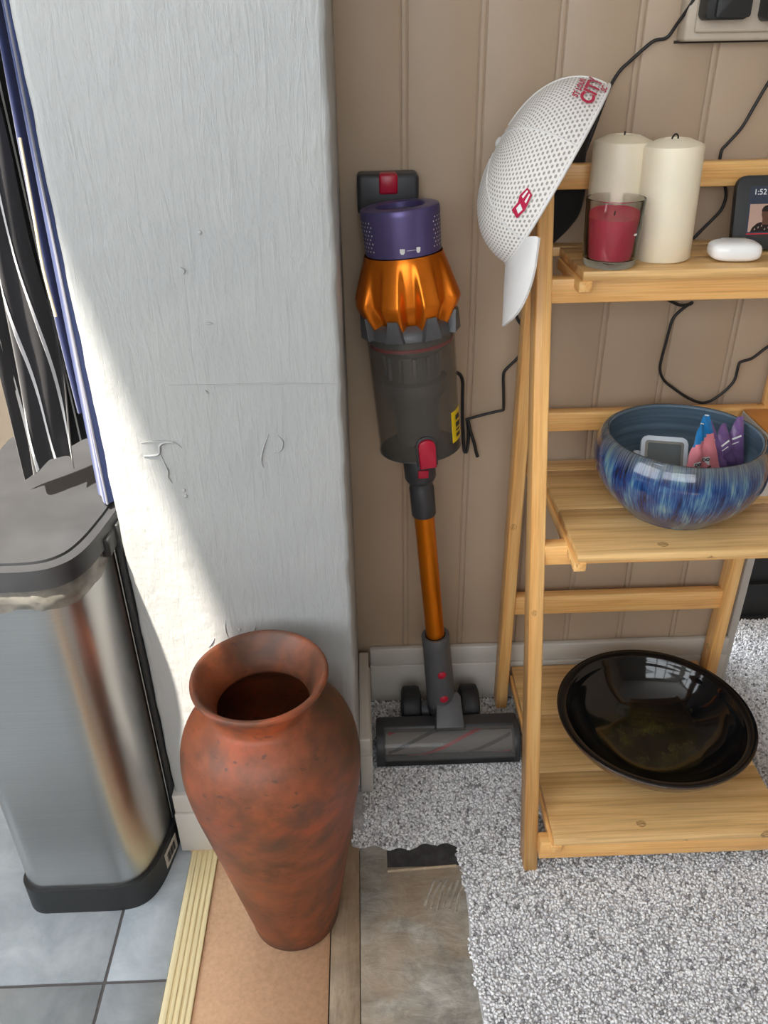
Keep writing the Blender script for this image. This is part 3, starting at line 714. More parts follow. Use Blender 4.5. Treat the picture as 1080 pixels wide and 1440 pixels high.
tube('hem_stitching', [tuple(Vector(blue_fn(0.42, v/20))+Vector((0, -0.0012, 0))) for v in range(0, 16)], 0.0014, 'grey_thread', bl, 6, 2)
tube('sunlit_hem', [(-0.3775, -0.293, 0.99), (-0.379, -0.296, 0.93), (-0.3815, -0.297, 0.87), (-0.3800, -0.296, 0.82)], 0.0016, 'sunlit_cloth', bl, 8, 6)  # strip for the cloth's hem, its sunlit tone put into the colour
st = thing('hanging_cloth', (-0.44, -0.25, 0.62), 'black cloth with white pinstripes hanging above the bin lid', 'cloth')
def str_fn(u, v):
    z = 0.622 + 0.012*math.sin(u*5) + 0.80*v - 0.02*(u-0.4)**2*(1-v)
    wid = 0.066 - 0.012*min(1, v*1.6)
    sway = 0.007*math.sin(v*15+u*1.5)*(1-u*0.4) + 0.010*math.sin(v*6.0)
    x = -0.4155 - wid*u + sway*min(1, v*4); y = -0.250 + 0.013*math.sin(u*8.5+v*5.2) + 0.006*math.sin(u*17+v*9)
    return (x, y, z)
grid_surface('cloth', str_fn, 48, 70, 'stripe_cloth', st, 0.0014)
for u0, sl in ((0.06, 0.50), (0.30, 0.75), (0.56, 0.60), (0.82, 0.20)):
    def sf(a, b, u0=u0, sl=sl):
        v = b; u = u0 + sl*v + (a-0.5)*0.034
        return Vector(str_fn(min(max(u, 0), 1), v)) + Vector((0, -0.0030, 0))
    grid_surface('stripe', sf, 2, 50, 'white_thread', st, 0.0006)
def str_fn2(u, v):
    z = 0.640 + 0.75*v; x = -0.398 - 0.045*u - 0.012*v; y = -0.222 + 0.014*math.sin(u*7+v*2)
    return (x, y, z)
grid_surface('inner_fold', str_fn2, 24, 50, 'black_cloth', st, 0.0014)
for u0 in (0.35, 0.75):
    grid_surface('stripe', lambda a, b, u0=u0: Vector(str_fn2(min(1, max(0, u0-0.25*b+(a-0.5)*0.026)), b)) + Vector((0, -0.0030, 0)), 2, 40, 'white_thread', st, 0.0005)

# ================================================================== CORDLESS VACUUM
vc = thing('cordless_vacuum', (0.064, -0.13, 0.0), 'orange, purple and grey stick vacuum with a clear dust bin leaning by the wall', 'vacuum cleaner')
YA = -0.105
ax_top = Vector((-0.0108, -0.098, 0.8895)); ax_bin = Vector((0.0165, -0.108, 0.565))
A = (ax_top-ax_bin).normalized()
VL = (ax_top-ax_bin).length
vm = axis_matrix(ax_bin, A, (1, 0, 0))         # local z=0 at bin bottom, z=VL at top of purple collar
# purple collar
zc0, zc1 = VL-0.055, VL
col_ = lathe('collar', [(0.030, zc1-0.010), (0.030, zc1-0.001), (0.0325, zc1), (0.0455, zc1), (0.0480, zc1-0.0012), (0.0490, zc1-0.004), (0.0492, zc1-0.008), (0.0478, zc0+0.004), (0.0475, zc0), (0.044, zc0-0.002)], 'purple', vc, vm, 72)
lathe('filter_cap', [(0, zc1-0.006), (0.020, zc1-0.006), (0.030, zc1-0.0085)], 'dark_grey', col_, vm, 48)
def on_collar(a, z, r=0.0489): return Vector((r*math.cos(a), r*math.sin(a), z))
bmh = bmesh.new()
bmesh.ops.create_circle(bmh, cap_ends=True, segments=8, radius=0.0011)
me_h = bpy.data.meshes.new('perforation'); bmh.to_mesh(me_h); bmh.free(); me_h.materials.append(MAT['print_white'])
for side, matn in ((-1, None), (1, None)):
    for i in range(5):
        for j in range(8):
            a = math.radians(-90 + side*(50 + i*7.5 + (3.7 if j % 2 else 0))); z = zc0+0.008+j*0.0048
            rr = 0.0478 + (0.0492-0.0478)*min(1, (z-zc0)/0.047) + 0.0003
            p = vm @ on_collar(a, z, rr); nrm = (vm.to_3x3() @ Vector((math.cos(a), math.sin(a), 0))).normalized()
            h = new_obj('perforation', me_h, None, col_, axis_matrix(p, nrm, (0, 0, 1)))
# icons on the collar
for dx, wd in ((0.000, 0.006), (0.0195, 0.005)):
    a = math.radians(-90) + (dx-0.003)/0.048
    p = vm @ on_collar(a, zc0+0.0085, 0.0484); nrm = (vm.to_3x3() @ Vector((math.cos(a), math.sin(a), 0))).normalized()
    m_ = axis_matrix(p, nrm, (1, 0, 0))
    extrude_poly('icon', [(-wd/2, -0.001), (-wd/4, -0.0035), (wd/4, -0.0035), (wd/2, -0.001), (wd/2, 0.003), (-wd/2, 0.003)], 0, 0.0003, 'print_white', col_, m_)
tube('icon_line', [vm @ on_collar(math.radians(-90)+d/0.048, zc0+0.0088, 0.0484) for d in (0.002, 0.006, 0.010, 0.013)], 0.0003, 'print_white', col_, 5, 3)
# fluted orange cyclone shroud
ow = VL-0.112; ob = VL-0.150
NF = 8
def flute(r, z, a):
    t = min(1, max(0, (zc0-0.004-z)/(zc0-0.004-ow+0.012)))
    c = math.cos(NF*(a+math.radians(90+22.5-1))); lobe = (0.5+0.5*c)
    lobe = min(1, max(0, (lobe-0.12)/0.55)); lobe = lobe*lobe*(3-2*lobe)
    return r - 0.016*t**1.1*(1-lobe)*(r/0.068)
OP = []
for k in range(25):
    s = k/24; z = zc0-0.001-(zc0-0.001-ob)*s
    zw = ow
    r = 0.0488 + (0.0695-0.0488)*((zc0-z)/(zc0-zw))**0.9 if z > zw else 0.0695 - (0.0695-0.0520)*((zw-z)/(zw-ob))**1.1
    OP.append((r, z))
OP.append((0.045, ob))
shd = lathe('cyclone_shroud', OP, 'orange', vc, vm, 240, flute, 50)
# grey crown with teeth gripping the shroud
def tooth_mod(r, z, a): return r
lathe('crown_ring', [(0.046, ob+0.012), (0.0540, ob+0.008), (0.0585, ob+0.001), (0.0587, ob-0.006), (0.054, ob-0.007)], 'grey_plastic', vc, vm, 64)
for k in range(NF):
    a = 2*math.pi*k/NF - math.radians(90+22.5-1)
    m_ = vm @ Matrix.Rotation(a, 4, 'Z') @ Matrix.Translation((0.0555, 0, ob+0.003)) @ Matrix.Rotation(math.radians(90), 4, 'X') @ Matrix.Rotation(math.radians(90), 4, 'Y')
    extrude_poly('crown_tooth', [(-0.0125, -0.008), (0.0125, -0.008), (0.0085, 0.008), (0.0065, 0.020), (-0.0065, 0.020), (-0.0085, 0.008)], 0.000, 0.0098, 'grey_plastic', vc, m_, 0.001)
# clear bin with the cyclone inside
BZ1 = ob-0.004
lathe('dust_bin', [(0.0560, 0.002), (0.0575, 0.0035), (0.0575, 0.007), (0.0565, 0.009), (0.0583, BZ1), (0.0567, BZ1), (0.0549, 0.009), (0.0540, 0.003)], 'smoke', vc, vm, 80, closed=True)
lathe('bin_door', [(0, 0.000), (0.052, 0.000), (0.0560, 0.002), (0.0556, 0.0045), (0, 0.0045)], 'dark_grey', vc, vm, 72)
lathe('red_seal', [(0.0545, BZ1-0.017), (0.0553, BZ1-0.0165), (0.0553, BZ1-0.0125), (0.0545, BZ1-0.012)], 'red_plastic', vc, vm, 72)
lathe('inner_shroud', [(0, 0.012), (0.026, 0.012), (0.030, 0.016), (0.033, 0.075), (0.043, 0.088), (0.044, 0.092), (0.044, 0.105), (0.036, 0.108), (0.036, BZ1-0.030), (0.050, BZ1-0.022), (0.0535, BZ1-0.018), (0.0535, BZ1-0.003), (0, BZ1-0.003)], 'grey_plastic', vc, vm, 64)
for k in range(12):
    a = 2*math.pi*k/12
    p0 = vm @ Vector((0.0365*math.cos(a), 0.0365*math.sin(a), 0.110)); p1 = vm @ Vector((0.0365*math.cos(a), 0.0365*math.sin(a), BZ1-0.030))
    bar('cyclone_fin', p0, p1, 0.006, 0.005, 'steel_small' if k % 3 == 0 else 'grey_plastic', vc, (1, 0.2, 0), 0.001)
# crimson latch low on the bin, yellow sticker on its right flank
a = math.radians(-90+6)
m_ = vm @ Matrix.Rotation(a, 4, 'Z') @ Matrix.Translation((0.0555, 0, 0.020)) @ Matrix.Rotation(math.radians(90), 4, 'X') @ Matrix.Rotation(math.radians(90), 4, 'Y')
lt = extrude_poly('latch', [(-0.0115, -0.024)] + [(0.0115, -0.024), (0.0115, 0.008)] + [(0.0115*math.cos(math.radians(q)), 0.008+0.0095*math.sin(math.radians(q))) for q in range(15, 180, 15)] + [(-0.0115, 0.008)], 0, 0.008, 'red_plastic', vc, m_, 0.002)
extrude_poly('latch_bezel', [(-0.014, -0.022), (0.014, -0.022), (0.014, 0.009)] + [(0.014*math.cos(math.radians(q)), 0.009+0.012*math.sin(math.radians(q))) for q in range(15, 180, 15)] + [(-0.014, 0.009)], 0, 0.0035, 'dark_grey', vc, m_, 0.001)
def lab_fn(u, v):
    a = math.radians(-90+50+34*u); r = 0.0572; return vm @ Vector((r*math.cos(a), r*math.sin(a), 0.018+0.044*v))
yl = grid_surface('warning_label', lab_fn, 8, 2, 'yellow', vc, 0.0006)
for k, (v0, v1) in enumerate(((0.70, 0.86), (0.46, 0.62), (0.34, 0.40), (0.14, 0.26))):
    grid_surface('label_print', lambda u, v, v0=v0, v1=v1: vm @ Vector((0.0580*math.cos(math.radians(-90+50+34*(0.25+0.4*u))), 0.0580*math.sin(math.radians(-90+50+34*(0.25+0.4*u))), 0.018+0.044*(v0+(v1-v0)*v))), 4, 1, 'ink', yl)
# wand
w0 = Vector((0.0535, -0.112, 0.112)); w1 = Vector((0.0155, -0.108, 0.536))
WA = (w1-w0).normalized(); WL = (w1-w0).length; wm = axis_matrix(w0, WA)
lathe('wand_tube', [(0, 0.12), (0.0150, 0.12), (0.0150, WL-0.07), (0, WL-0.07)], 'orange_tube', vc, wm, 40)
lathe('wand_coupling', [(0, WL-0.080), (0.0170, WL-0.080), (0.0180, WL-0.078), (0.0180, WL-0.034), (0.0168, WL-0.032), (0.0168, WL-0.024), (0.0195, WL-0.022), (0.0225, WL-0.016), (0.0228, WL+0.006), (0.0205, WL+0.014), (0.0, WL+0.026)], 'dark_grey', vc, wm, 48)
m_ = axis_matrix(wm @ Vector((0.0035, -0.0222, WL-0.002)), wm.to_3x3() @ Vector((0.1, -1, 0)), (1, 0, 0))
box('release_button', (-0.0075, -0.006, -0.001), (0.0075, 0.006, 0.0025), 'red_plastic', vc, 0.001, 2, m_)
slv = lathe('wand_sleeve', [(0, -0.025), (0.0235, -0.025), (0.0238, 0.01), (0.0222, 0.098), (0.0226, 0.100), (0.0226, 0.119), (0.0215, 0.1205), (0.0172, 0.1205), (0.0160, 0.117)], 'grey_plastic', vc, wm, 48)
for zz in (0.052, 0.000):
    m_ = axis_matrix(wm @ Vector((0.004, -0.0222, zz)), wm.to_3x3() @ Vector((0.15, -1, 0)), (1, 0, 0))
    lathe('button', [(0, 0.0035), (0.0055, 0.003), (0.007, 0.0015), (0.0072, -0.002), (0, -0.002)], 'red_plastic', slv, m_, 28)
# handle and battery block behind the collar, against the wall
hb = box('battery', (-0.062, -0.044, 0.868), (0.017, -0.004, 0.917), 'dark_grey', vc, 0.006, 3)
box('battery_latch', (-0.034, -0.0465, 0.893), (-0.010, -0.020, 0.9175), 'red_plastic', hb, 0.003)
tube('handle', [(-0.016, -0.030, 0.885), (-0.012, -0.026, 0.82), (-0.006, -0.024, 0.74), (0.0, -0.030, 0.66), (0.003, -0.055, 0.62)], 0.013, 'dark_grey', vc, 14, 6)
# floor head
HX0, HX1, HY0, HY1 = -0.0575, 0.1835, -0.180, -0.116
hd = box('floor_head', (HX0, HY1-0.030, 0.008), (HX1, HY1, 0.062), 'dark_grey', vc, 0.006, 3)
bar('front_lip', (HX0, HY0+0.004, 0.016), (HX1, HY0+0.004, 0.016), 0.014, 0.008, 'black_plastic', vc, (0, 0, 1), 0.001)
box('head_sole', (HX0, HY0, 0.0075), (HX1, HY1-0.02, 0.012), 'black_plastic', vc, 0.001)
for x0, x1 in ((HX0, HX0+0.014), (HX1-0.010, HX1)):
    pts = [(HY1-0.02, 0.008), (HY0, 0.008), (HY0-0.001, 0.020)] + [(HY1-0.030-0.036*math.sin(math.radians(q)), 0.022+0.040*math.cos(math.radians(q))) for q in range(85, -1, -12)] + [(HY1-0.02, 0.062)]
    m_ = Matrix(((0, 0, 1, 0), (1, 0, 0, 0), (0, 1, 0, 0), (0, 0, 0, 1)))
    extrude_poly('head_end', pts, x0, x1, 'dark_grey', vc, m_, 0.001)
def win(u, v):
    q = math.radians(2+90*v); return (HX0+0.014+(HX1-HX0-0.024)*u, HY1-0.030-0.0350*math.sin(q), 0.022+0.0385*math.cos(q))
grid_surface('roller_window', win, 2, 16, 'clear_win', vc, 0.0015)
rm = Matrix.Translation((0, HY1-0.030, 0.0300)) @ Matrix.Rotation(math.radians(90), 4, 'Y')
rl = lathe('brush_roller', [(0, HX0+0.016), (0.021, HX0+0.016), (0.021, HX1-0.012), (0, HX1-0.012)], 'roller_grey', vc, rm, 40)
for ph in (0, 1, 2, 3):
    def spiral(u, v, ph=ph):
        x = HX0+0.02+(HX1-HX0-0.035)*u; q = ph*math.pi/2 - u*4.4 + v*0.28
        return (x, HY1-0.030-0.0222*math.sin(q), 0.0300+0.0222*math.cos(q))
    grid_surface('bristle_strip', spiral, 40, 1, 'red_plastic' if ph % 2 == 0 else 'rubber', rl, 0.0012)
# neck joint and wheels
nk = extrude_poly('neck', [(-0.024, 0.0), (0.024, 0.0), (0.021, 0.052), (0.016, 0.060), (-0.016, 0.060), (-0.021, 0.052)], 0, 0.030, 'grey_plastic', vc, axis_matrix((0.066, -0.146, 0.052), (0, -0.62, 0.78), (1, 0, 0)), 0.004)
tube('axle', [(0.020, -0.080, 0.036), (0.100, -0.080, 0.036)], 0.018, 'grey_plastic', vc, 20, 1)
lathe('pivot', [(0, -0.01), (0.022, -0.008), (0.025, 0.01), (0.024, 0.04), (0, 0.05)], 'dark_grey', vc, axis_matrix((0.058, -0.098, 0.055), (-0.05, 0, 1)), 32)
for x in (0.006, 0.108):
    wmx = Matrix.Translation((x, -0.076, 0.0430)) @ Matrix.Rotation(math.radians(90), 4, 'Y')
    wl_ = lathe('wheel', [(0, -0.016), (0.027, -0.017), (0.0345, -0.014), (0.0360, -0.009), (0.0353, -0.006), (0.0360, -0.003), (0.0353, 0.001), (0.0360, 0.004), (0.0360, 0.009), (0.0345, 0.014), (0.027, 0.017), (0, 0.016)], 'rubber', vc, wmx, 48)
    lathe('hub', [(0, 0.0185), (0.012, 0.0185), (0.0135, 0.016), (0.0135, -0.016), (0.012, -0.0185), (0, -0.0185)], 'dark_grey', wl_, wmx, 32)

# ================================================================== CAPS
def cap_frame(center, tilt):
    r = Vector((0.9994, -0.0325, -0.0154)); u = Vector((0.0297, 0.5046, 0.8628)); t = Vector((-0.0203, -0.8627, 0.5053))
    Fd = (-0.484*r - 0.875*u).normalized(); Ud = (-0.875*r + 0.484*u).normalized()
    c, s = math.cos(tilt), math.sin(tilt)
    U2 = (Ud*c + t*s).normalized(); S2 = U2.cross(Fd).normalized()
    if S2.dot(t) < 0: S2 = -S2
    m = Matrix(((Fd.x, S2.x, U2.x, 0), (Fd.y, S2.y, U2.y, 0), (Fd.z, S2.z, U2.z, 0), (0, 0, 0, 1))); m.translation = Vector(center); return m
CA, CB, CH = 0.1115, 0.082, 0.077
def crown_pt(az, el, k=1.0):
    # az from the front; el 0 at the rim, 90 at the button; slightly boxy in section
    ce = math.cos(el)**0.80; se = math.sin(el)**0.92
    x = CA*ce*math.cos(az); y = CB*ce*math.sin(az); z = CH*se
    return Vector((x*k, y*k, z*k))
def make_cap(name, mw, mats, label, deco):
    t = thing(name, mw.translation, label, 'cap', None)
    crown_mat, trim, thread = mats
    nu, nv = 96, 28
    def uvf(u, v): return (u*2*math.pi*0.088/0.0047*0.86*(1.0), v*0.135/0.0043)
    cr = grid_surface('crown', lambda u, v: mw @ crown_pt(2*math.pi*u, math.pi/2*v*0.999), nu, nv, crown_mat, t, 0.0014, None, uvf, 80)
    tube('edge_band', [mw @ (crown_pt(2*math.pi*k/72, 0.02)+Vector((0, 0, -0.001))) for k in range(73)], 0.0021, trim, t, 8, 1, raw=True)
    for k in range(6):
        az = math.radians(30+60*k)
        tube('seam', [mw @ (crown_pt(az, math.radians(q), 1.002)) for q in range(3, 88, 5)], 0.0011, trim, cr, 6, 2)
    bt = lathe('button', [(0, 0.004), (0.004, 0.0032), (0.006, 0.001), (0.006, -0.001), (0, -0.001)], trim, t, mw @ Matrix.Translation((0, 0, CH)), 20)
    def brim(u, v):
        w = 2*u-1; phi = math.radians(30)*w; L = 0.070*max(0.0, 1-abs(w)**3.5)**0.5+0.001
        x = CA*math.cos(phi)*0.985 + L*v*0.93; y = CB*math.sin(phi)*(1.0+0.6*math.sin(math.pi*0.5*min(1, v*1.5)))
        z = 0.003 - 0.46*L*v - 0.012*(w*w)*min(1, v*1.5)
        return mw @ Vector((x, y, z))
    grid_surface('brim', brim, 40, 16, trim, t, 0.0028, None, None, 70)
    if deco:
        def place(me, cx, cz, nm, mat, lift=0.0028, rot=0.0, flip=True):
            cR, sR = math.cos(rot), math.sin(rot)
            for v in me.vertices:
                tx = v.co.x*cR - v.co.y*sR; tz = v.co.x*sR + v.co.y*cR
                X = cx - tx; Zl = cz + tz
                # solve the near-side crown surface at (X, Zl)
                se = min(0.999, max(0.0, Zl/CH))**(1/0.92); el = math.asin(se); ce = max(1e-4, math.cos(el)**0.80)
                q = min(0.995, abs(X)/(CA*ce))
                y = CB*ce*math.sqrt(1-q*q) + lift
                v.co = mw @ Vector((X, y, Zl))
            new_obj(nm, me, mat, cr)
        def fine(me, cuts=2):
            bm = bmesh.new(); bm.from_mesh(me); bmesh.ops.triangulate(bm, faces=bm.faces)
            bmesh.ops.subdivide_edges(bm, edges=bm.edges, cuts=cuts); bm.to_mesh(me); bm.free(); return me
        place(fine(text_mesh('CITY', 0.0205, offset=0.0007)), -0.0700, 0.0170, 'embroidered_lettering', thread)
        place(fine(text_mesh('ST LOUIS', 0.0080, offset=0.0003)), -0.0660, 0.0300, 'embroidered_lettering', thread)
        place(fine(text_mesh('SC', 0.0090, offset=0.0003)), -0.0800, 0.0055, 'embroidered_lettering', thread)
        # flag badge
        def poly_me(pts):
            me = bpy.data.meshes.new('badge'); me.from_pydata([(x, y, 0) for x, y in pts], [], [list(range(len(pts)))]); return fine(me, 3)
        place(poly_me([(-0.0115, -0.0075), (-0.002, -0.0075), (0.011, -0.001), (0.0125, 0.008), (0.003, 0.008), (-0.002, 0.004), (-0.010, 0.003)]), 0.0720, 0.0235, 'badge', thread, 0.0028, -0.33)
        place(poly_me([(-0.0085, -0.005), (-0.0035, -0.0052), (-0.0015, 0.0012), (-0.0065, 0.0008)]), 0.0720, 0.0235, 'badge_flash', 'white_thread', 0.0034, -0.33)
        place(poly_me([(0.002, -0.003), (0.0095, 0.0005), (0.0098, 0.0022), (0.0022, -0.0005)]), 0.0720, 0.0235, 'badge_flash', 'white_thread', 0.0034, -0.33)
        place(poly_me([(0.003, 0.003), (0.0103, 0.0045), (0.0105, 0.0062), (0.0035, 0.0055)]), 0.0720, 0.0235, 'badge_flash', 'white_thread', 0.0034, -0.33)
    return t
make_cap('baseball_cap', cap_frame((0.1677, -0.150, 0.9247), math.radians(5)), ('cap', 'white_cloth', 'crimson_thread'), 'white mesh baseball cap with crimson lettering hung on the ladder shelf', True)

# black cap folded flat and tucked between the shelf's top rail and the wall
bc = thing('folded_cap', (0.21, -0.012, 0.85), 'black cap folded flat behind the white cap and the top rail', 'cap')
def flat_soft(name, pts, yc, th, mat, parent):
    c = Vector((sum(p[0] for p in pts)/len(pts), 0, sum(p[1] for p in pts)/len(pts)))
    P = smooth_path([(x, 0, z) for x, z in pts + [pts[0]]], 4)[:-1]
    bm = bmesh.new(); n = len(P); rings = []
    for k, (q, d) in enumerate(((0.0, 1.0), (0.45, 0.92), (0.75, 0.72), (0.93, 0.4), (1.0, 0.0))):
        for sg in ((-1, 1) if d > 0 else (1,)):
            ring = [bm.verts.new((c.x+(p.x-c.x)*q, yc+sg*th/2*d, c.z+(p.z-c.z)*q)) for p in P] if q > 0 else [bm.verts.new((c.x, yc+sg*th/2, c.z))]
            rings.append((k, sg, ring))
    get = lambda k, sg: next(r for kk, ss, r in rings if kk == k and (ss == sg or kk == 4))
    for sg in (-1, 1):
        for k in range(4):
            A_, B_ = get(k, sg), get(k+1, sg)
            for i in range(n):
                j = (i+1) % n
                if len(A_) == 1: bm.faces.new((A_[0], B_[i], B_[j]))
                else: bm.faces.new((A_[i], A_[j], B_[j], B_[i]))
    return sharp(from_bm(name, bm, mat, parent), 70)
flat_soft('crown', [(0.2507, 1.0056), (0.2476, 0.9866), (0.2419, 0.9664), (0.2356, 0.9417), (0.2347, 0.9163), (0.2385, 0.8927), (0.2341, 0.8607), (0.2218, 0.8409), (0.2068, 0.8254), (0.1900, 0.8100), (0.1740, 0.8100), (0.1640, 0.8300), (0.1674, 0.8603), (0.1800, 0.92), (0.1950, 0.965), (0.22, 0.995)], -0.0148, 0.0145, 'black_cloth', bc)
flat_soft('brim', [(0.200, 0.815), (0.196, 0.790), (0.1895, 0.7653), (0.1844, 0.7283), (0.1704, 0.7256), (0.1645, 0.7659), (0.164, 0.8142), (0.18, 0.83)], -0.0140, 0.008, 'black_cloth', bc)

# ================================================================== THINGS ON THE TOP SHELF
ZT = 0.8228
def candle(loc, r, h, label, bent, lean):
    mw = Matrix.Translation(loc) @ Matrix.Rotation(lean, 4, 'Y')
    t = thing('pillar_candle', loc, label, 'candle', 'cream pillar candles on the top shelf')
    lathe('wax', [(0, 0), (r-0.002, 0), (r, 0.002), (r*1.005, h*0.5), (r*1.01, h-0.002), (r*0.985, h+0.001), (r*0.55, h+0.0075), (r*0.34, h+0.0085), (r*0.30, h+0.0060), (0, h+0.0052)], 'cream_wax', t, mw, 64, None, 50)
    if bent: tube('wick', [mw @ Vector(p) for p in ((-0.004, 0, h+0.004), (-0.003, 0, h+0.009), (0.0, 0, h+0.0125), (0.003, 0, h+0.011), (0.0038, 0, h+0.0075))], 0.0010, 'wick', t, 8, 5)
    else: tube('wick', [mw @ Vector(p) for p in ((0, 0, h+0.004), (0.0002, 0, h+0.0115))], 0.0010, 'wick', t, 8, 2)
candle((0.3155, -0.1150, ZT), 0.0345, 0.1285, 'cream pillar candle with a curled wick, front of the two', True, math.radians(-2.0))
candle((0.2610, -0.0790, ZT), 0.0352, 0.1300, 'cream pillar candle with a straight wick standing behind the red jar candle', False, math.radians(0.3))
jc = thing('jar_candle', (0.2420, -0.1430, ZT), 'red candle in a clear glass jar at the left of the top shelf', 'candle')
jm = Matrix.Translation((0.2420, -0.1430, ZT))
lathe('glass_jar', [(0, 0.0), (0.0290, 0.0), (0.0312, 0.0025), (0.0318, 0.008), (0.0345, 0.0755), (0.0342, 0.0772), (0.0335, 0.0772), (0.0330, 0.0755), (0.0302, 0.0105), (0.029, 0.009), (0, 0.0085)], 'glass', jc, jm, 72)
lathe('wax', [(0, 0.0095), (0.0288, 0.0098), (0.0296, 0.011), (0.0319, 0.0560), (0.0310, 0.0545), (0.025, 0.0535), (0, 0.0530)], 'red_wax', jc, jm, 64)
tube('wick', [jm @ Vector((0, 0, 0.052)), jm @ Vector((0.0005, 0, 0.058))], 0.0009, 'wick', jc, 6, 2)
# little embossed mark in the glass front
a = math.radians(-55)
new_m = axis_matrix(jm @ Vector((0.0334*math.cos(a), 0.0334*math.sin(a), 0.040)), (math.cos(a), math.sin(a), 0), (0, 0, 1))
extrude_poly('glass_mark', [(-0.001, -0.002), (0.001, -0.0025), (0.0012, 0.002), (-0.0008, 0.0025)], -0.0002, 0.0006, 'print_white', jc, new_m)
# earbud case
ec = thing('earbud_case', (0.3985, -0.1335, ZT), 'small white glossy earbud charging case lying on the top shelf', 'earbud case')
def case_shape(name, cx, cy, L, Wd, H, mat, parent, ang):
    bm = bmesh.new(); nu, nv = 40, 16
    rows = []
    for j in range(nv+1):
        el = -math.pi/2 + math.pi*j/nv; ring = []
        for i in range(nu):
            az = 2*math.pi*i/nu
            f = lambda v, p: math.copysign(abs(v)**p, v)
            ce = f(math.cos(el), 0.62); se = f(math.sin(el), 0.62)
            ring.append(bm.verts.new((L/2*ce*f(math.cos(az), 0.55), Wd/2*ce*f(math.sin(az), 0.55), H/2+H/2*se)))
        rows.append(ring)
    for A_, B_ in zip(rows[:-1], rows[1:]):
        for i in range(nu): bm.faces.new((A_[i], A_[(i+1) % nu], B_[(i+1) % nu], B_[i]))
    bmesh.ops.remove_doubles(bm, verts=bm.verts, dist=1e-6)
    return sharp(from_bm(name, bm, mat, parent, Matrix.Translation((cx, cy, ZT)) @ Matrix.Rotation(ang, 4, 'Z')), 70)
EA = math.radians(-6)
case_shape('shell', 0.3985, -0.1335, 0.0605, 0.0455, 0.0235, 'white_gloss', ec, EA)
em = Matrix.Translation((0.3985, -0.1335, ZT)) @ Matrix.Rotation(EA, 4, 'Z')
box('hinge', (-0.014, 0.0140, 0.0215), (0.016, 0.0162, 0.0233), 'steel_small', ec, 0.0004, 1, em)
lathe('port', [(0, 0.0006), (0.0016, 0.0006), (0.0026, 0.0004), (0.003, -0.001), (0, -0.001)], 'steel_small', ec, em @ Matrix.Translation((0.0297, -0.004, 0.0105)) @ Matrix.Rotation(math.radians(90), 4, 'Y'), 20)
# smart display, leaning back
sd = thing('smart_display', (0.475, -0.085, ZT), 'black smart display showing the time 1:52 at the right end of the top shelf', 'smart display')
SZ = Vector((0.0, 0.22, 0.975)).normalized(); SX = Vector((1, -0.03, 0)); SN = SX.cross(SZ).normalized()
dm = Matrix(((SX.x, SZ.x, SN.x, 0.4110), (SX.y, SZ.y, SN.y, -0.0960), (SX.z, SZ.z, SN.z, ZT+0.0026), (0, 0, 0, 1)))  # local x right, y up the face, z out of the screen
if SN.y > 0: raise RuntimeError
extrude_poly('bezel', rounded_rect(0, 0.135, 0, 0.088, [0.003, 0.012, 0.012, 0.003], 6), -0.010, 0.0, 'black_plastic', sd, dm, 0.0015)
extrude_poly('stand', rounded_rect(0.02, 0.115, 0.0066, 0.06, 0.008, 4), -0.034, -0.010, 'black_plastic', sd, dm, 0.003)
scr_ = extrude_poly('screen', rounded_rect(0.0165, 0.1185, 0.0185, 0.0755, 0.001, 3), 0.0, 0.0004, 'lcd_slate', sd, dm)
me = text_mesh('1:52', 0.0094, 'LEFT', 0.0); new_obj('screen_clock', me, 'lcd_white', scr_, dm @ Matrix.Translation((0.0215, 0.0685, 0.0007)))
extrude_poly('screen_icon', [(0.0415, 0.0672), (0.0485, 0.0672), (0.0485, 0.0684), (0.0455, 0.0700), (0.0435, 0.0684), (0.0415, 0.0684)], 0.0005, 0.0007, 'lcd_white', scr_, dm)
pic = extrude_poly('screen_picture', [(0.0185, 0.0215), (0.060, 0.0215), (0.060, 0.0545), (0.0185, 0.0545)], 0.0005, 0.0007, 'lcd_pink', scr_, dm)
extrude_poly('picture_jacket', [(0.0215, 0.0215), (0.0235, 0.0265), (0.029, 0.0315), (0.033, 0.033), (0.046, 0.033), (0.051, 0.0305), (0.056, 0.025), (0.057, 0.0215)], 0.0007, 0.0009, 'lcd_dark', pic, dm)
extrude_poly('picture_neck', [(0.0355, 0.030), (0.0445, 0.030), (0.0445, 0.038), (0.0355, 0.038)], 0.0009, 0.0010, 'lcd_skin', pic, dm)
extrude_poly('picture_head', [(0.040+0.0062*math.cos(q*math.pi/8), 0.0435+0.0085*math.sin(q*math.pi/8)) for q in range(16)], 0.0009, 0.0011, 'lcd_skin', pic, dm)
extrude_poly('picture_hair', [(0.040+0.0066*math.cos(q*math.pi/8), 0.0455+0.0075*math.sin(q*math.pi/8)) for q in range(0, 9)], 0.0011, 0.0012, 'lcd_dark', pic, dm)
for k in range(7):
    x = 0.026+0.0042*k; extrude_poly('picture_fleck', [(x, 0.0235+0.002*(k % 3)), (x+0.0018, 0.0242+0.002*(k % 3)), (x+0.001, 0.0262+0.002*(k % 3))], 0.0009, 0.0010, 'lcd_pink', pic, dm)
extrude_poly('progress_line', [(0.0170, 0.0185), (0.118, 0.0185), (0.118, 0.0198), (0.0170, 0.0198)], 0.0005, 0.0008, 'lcd_red', scr_, dm)

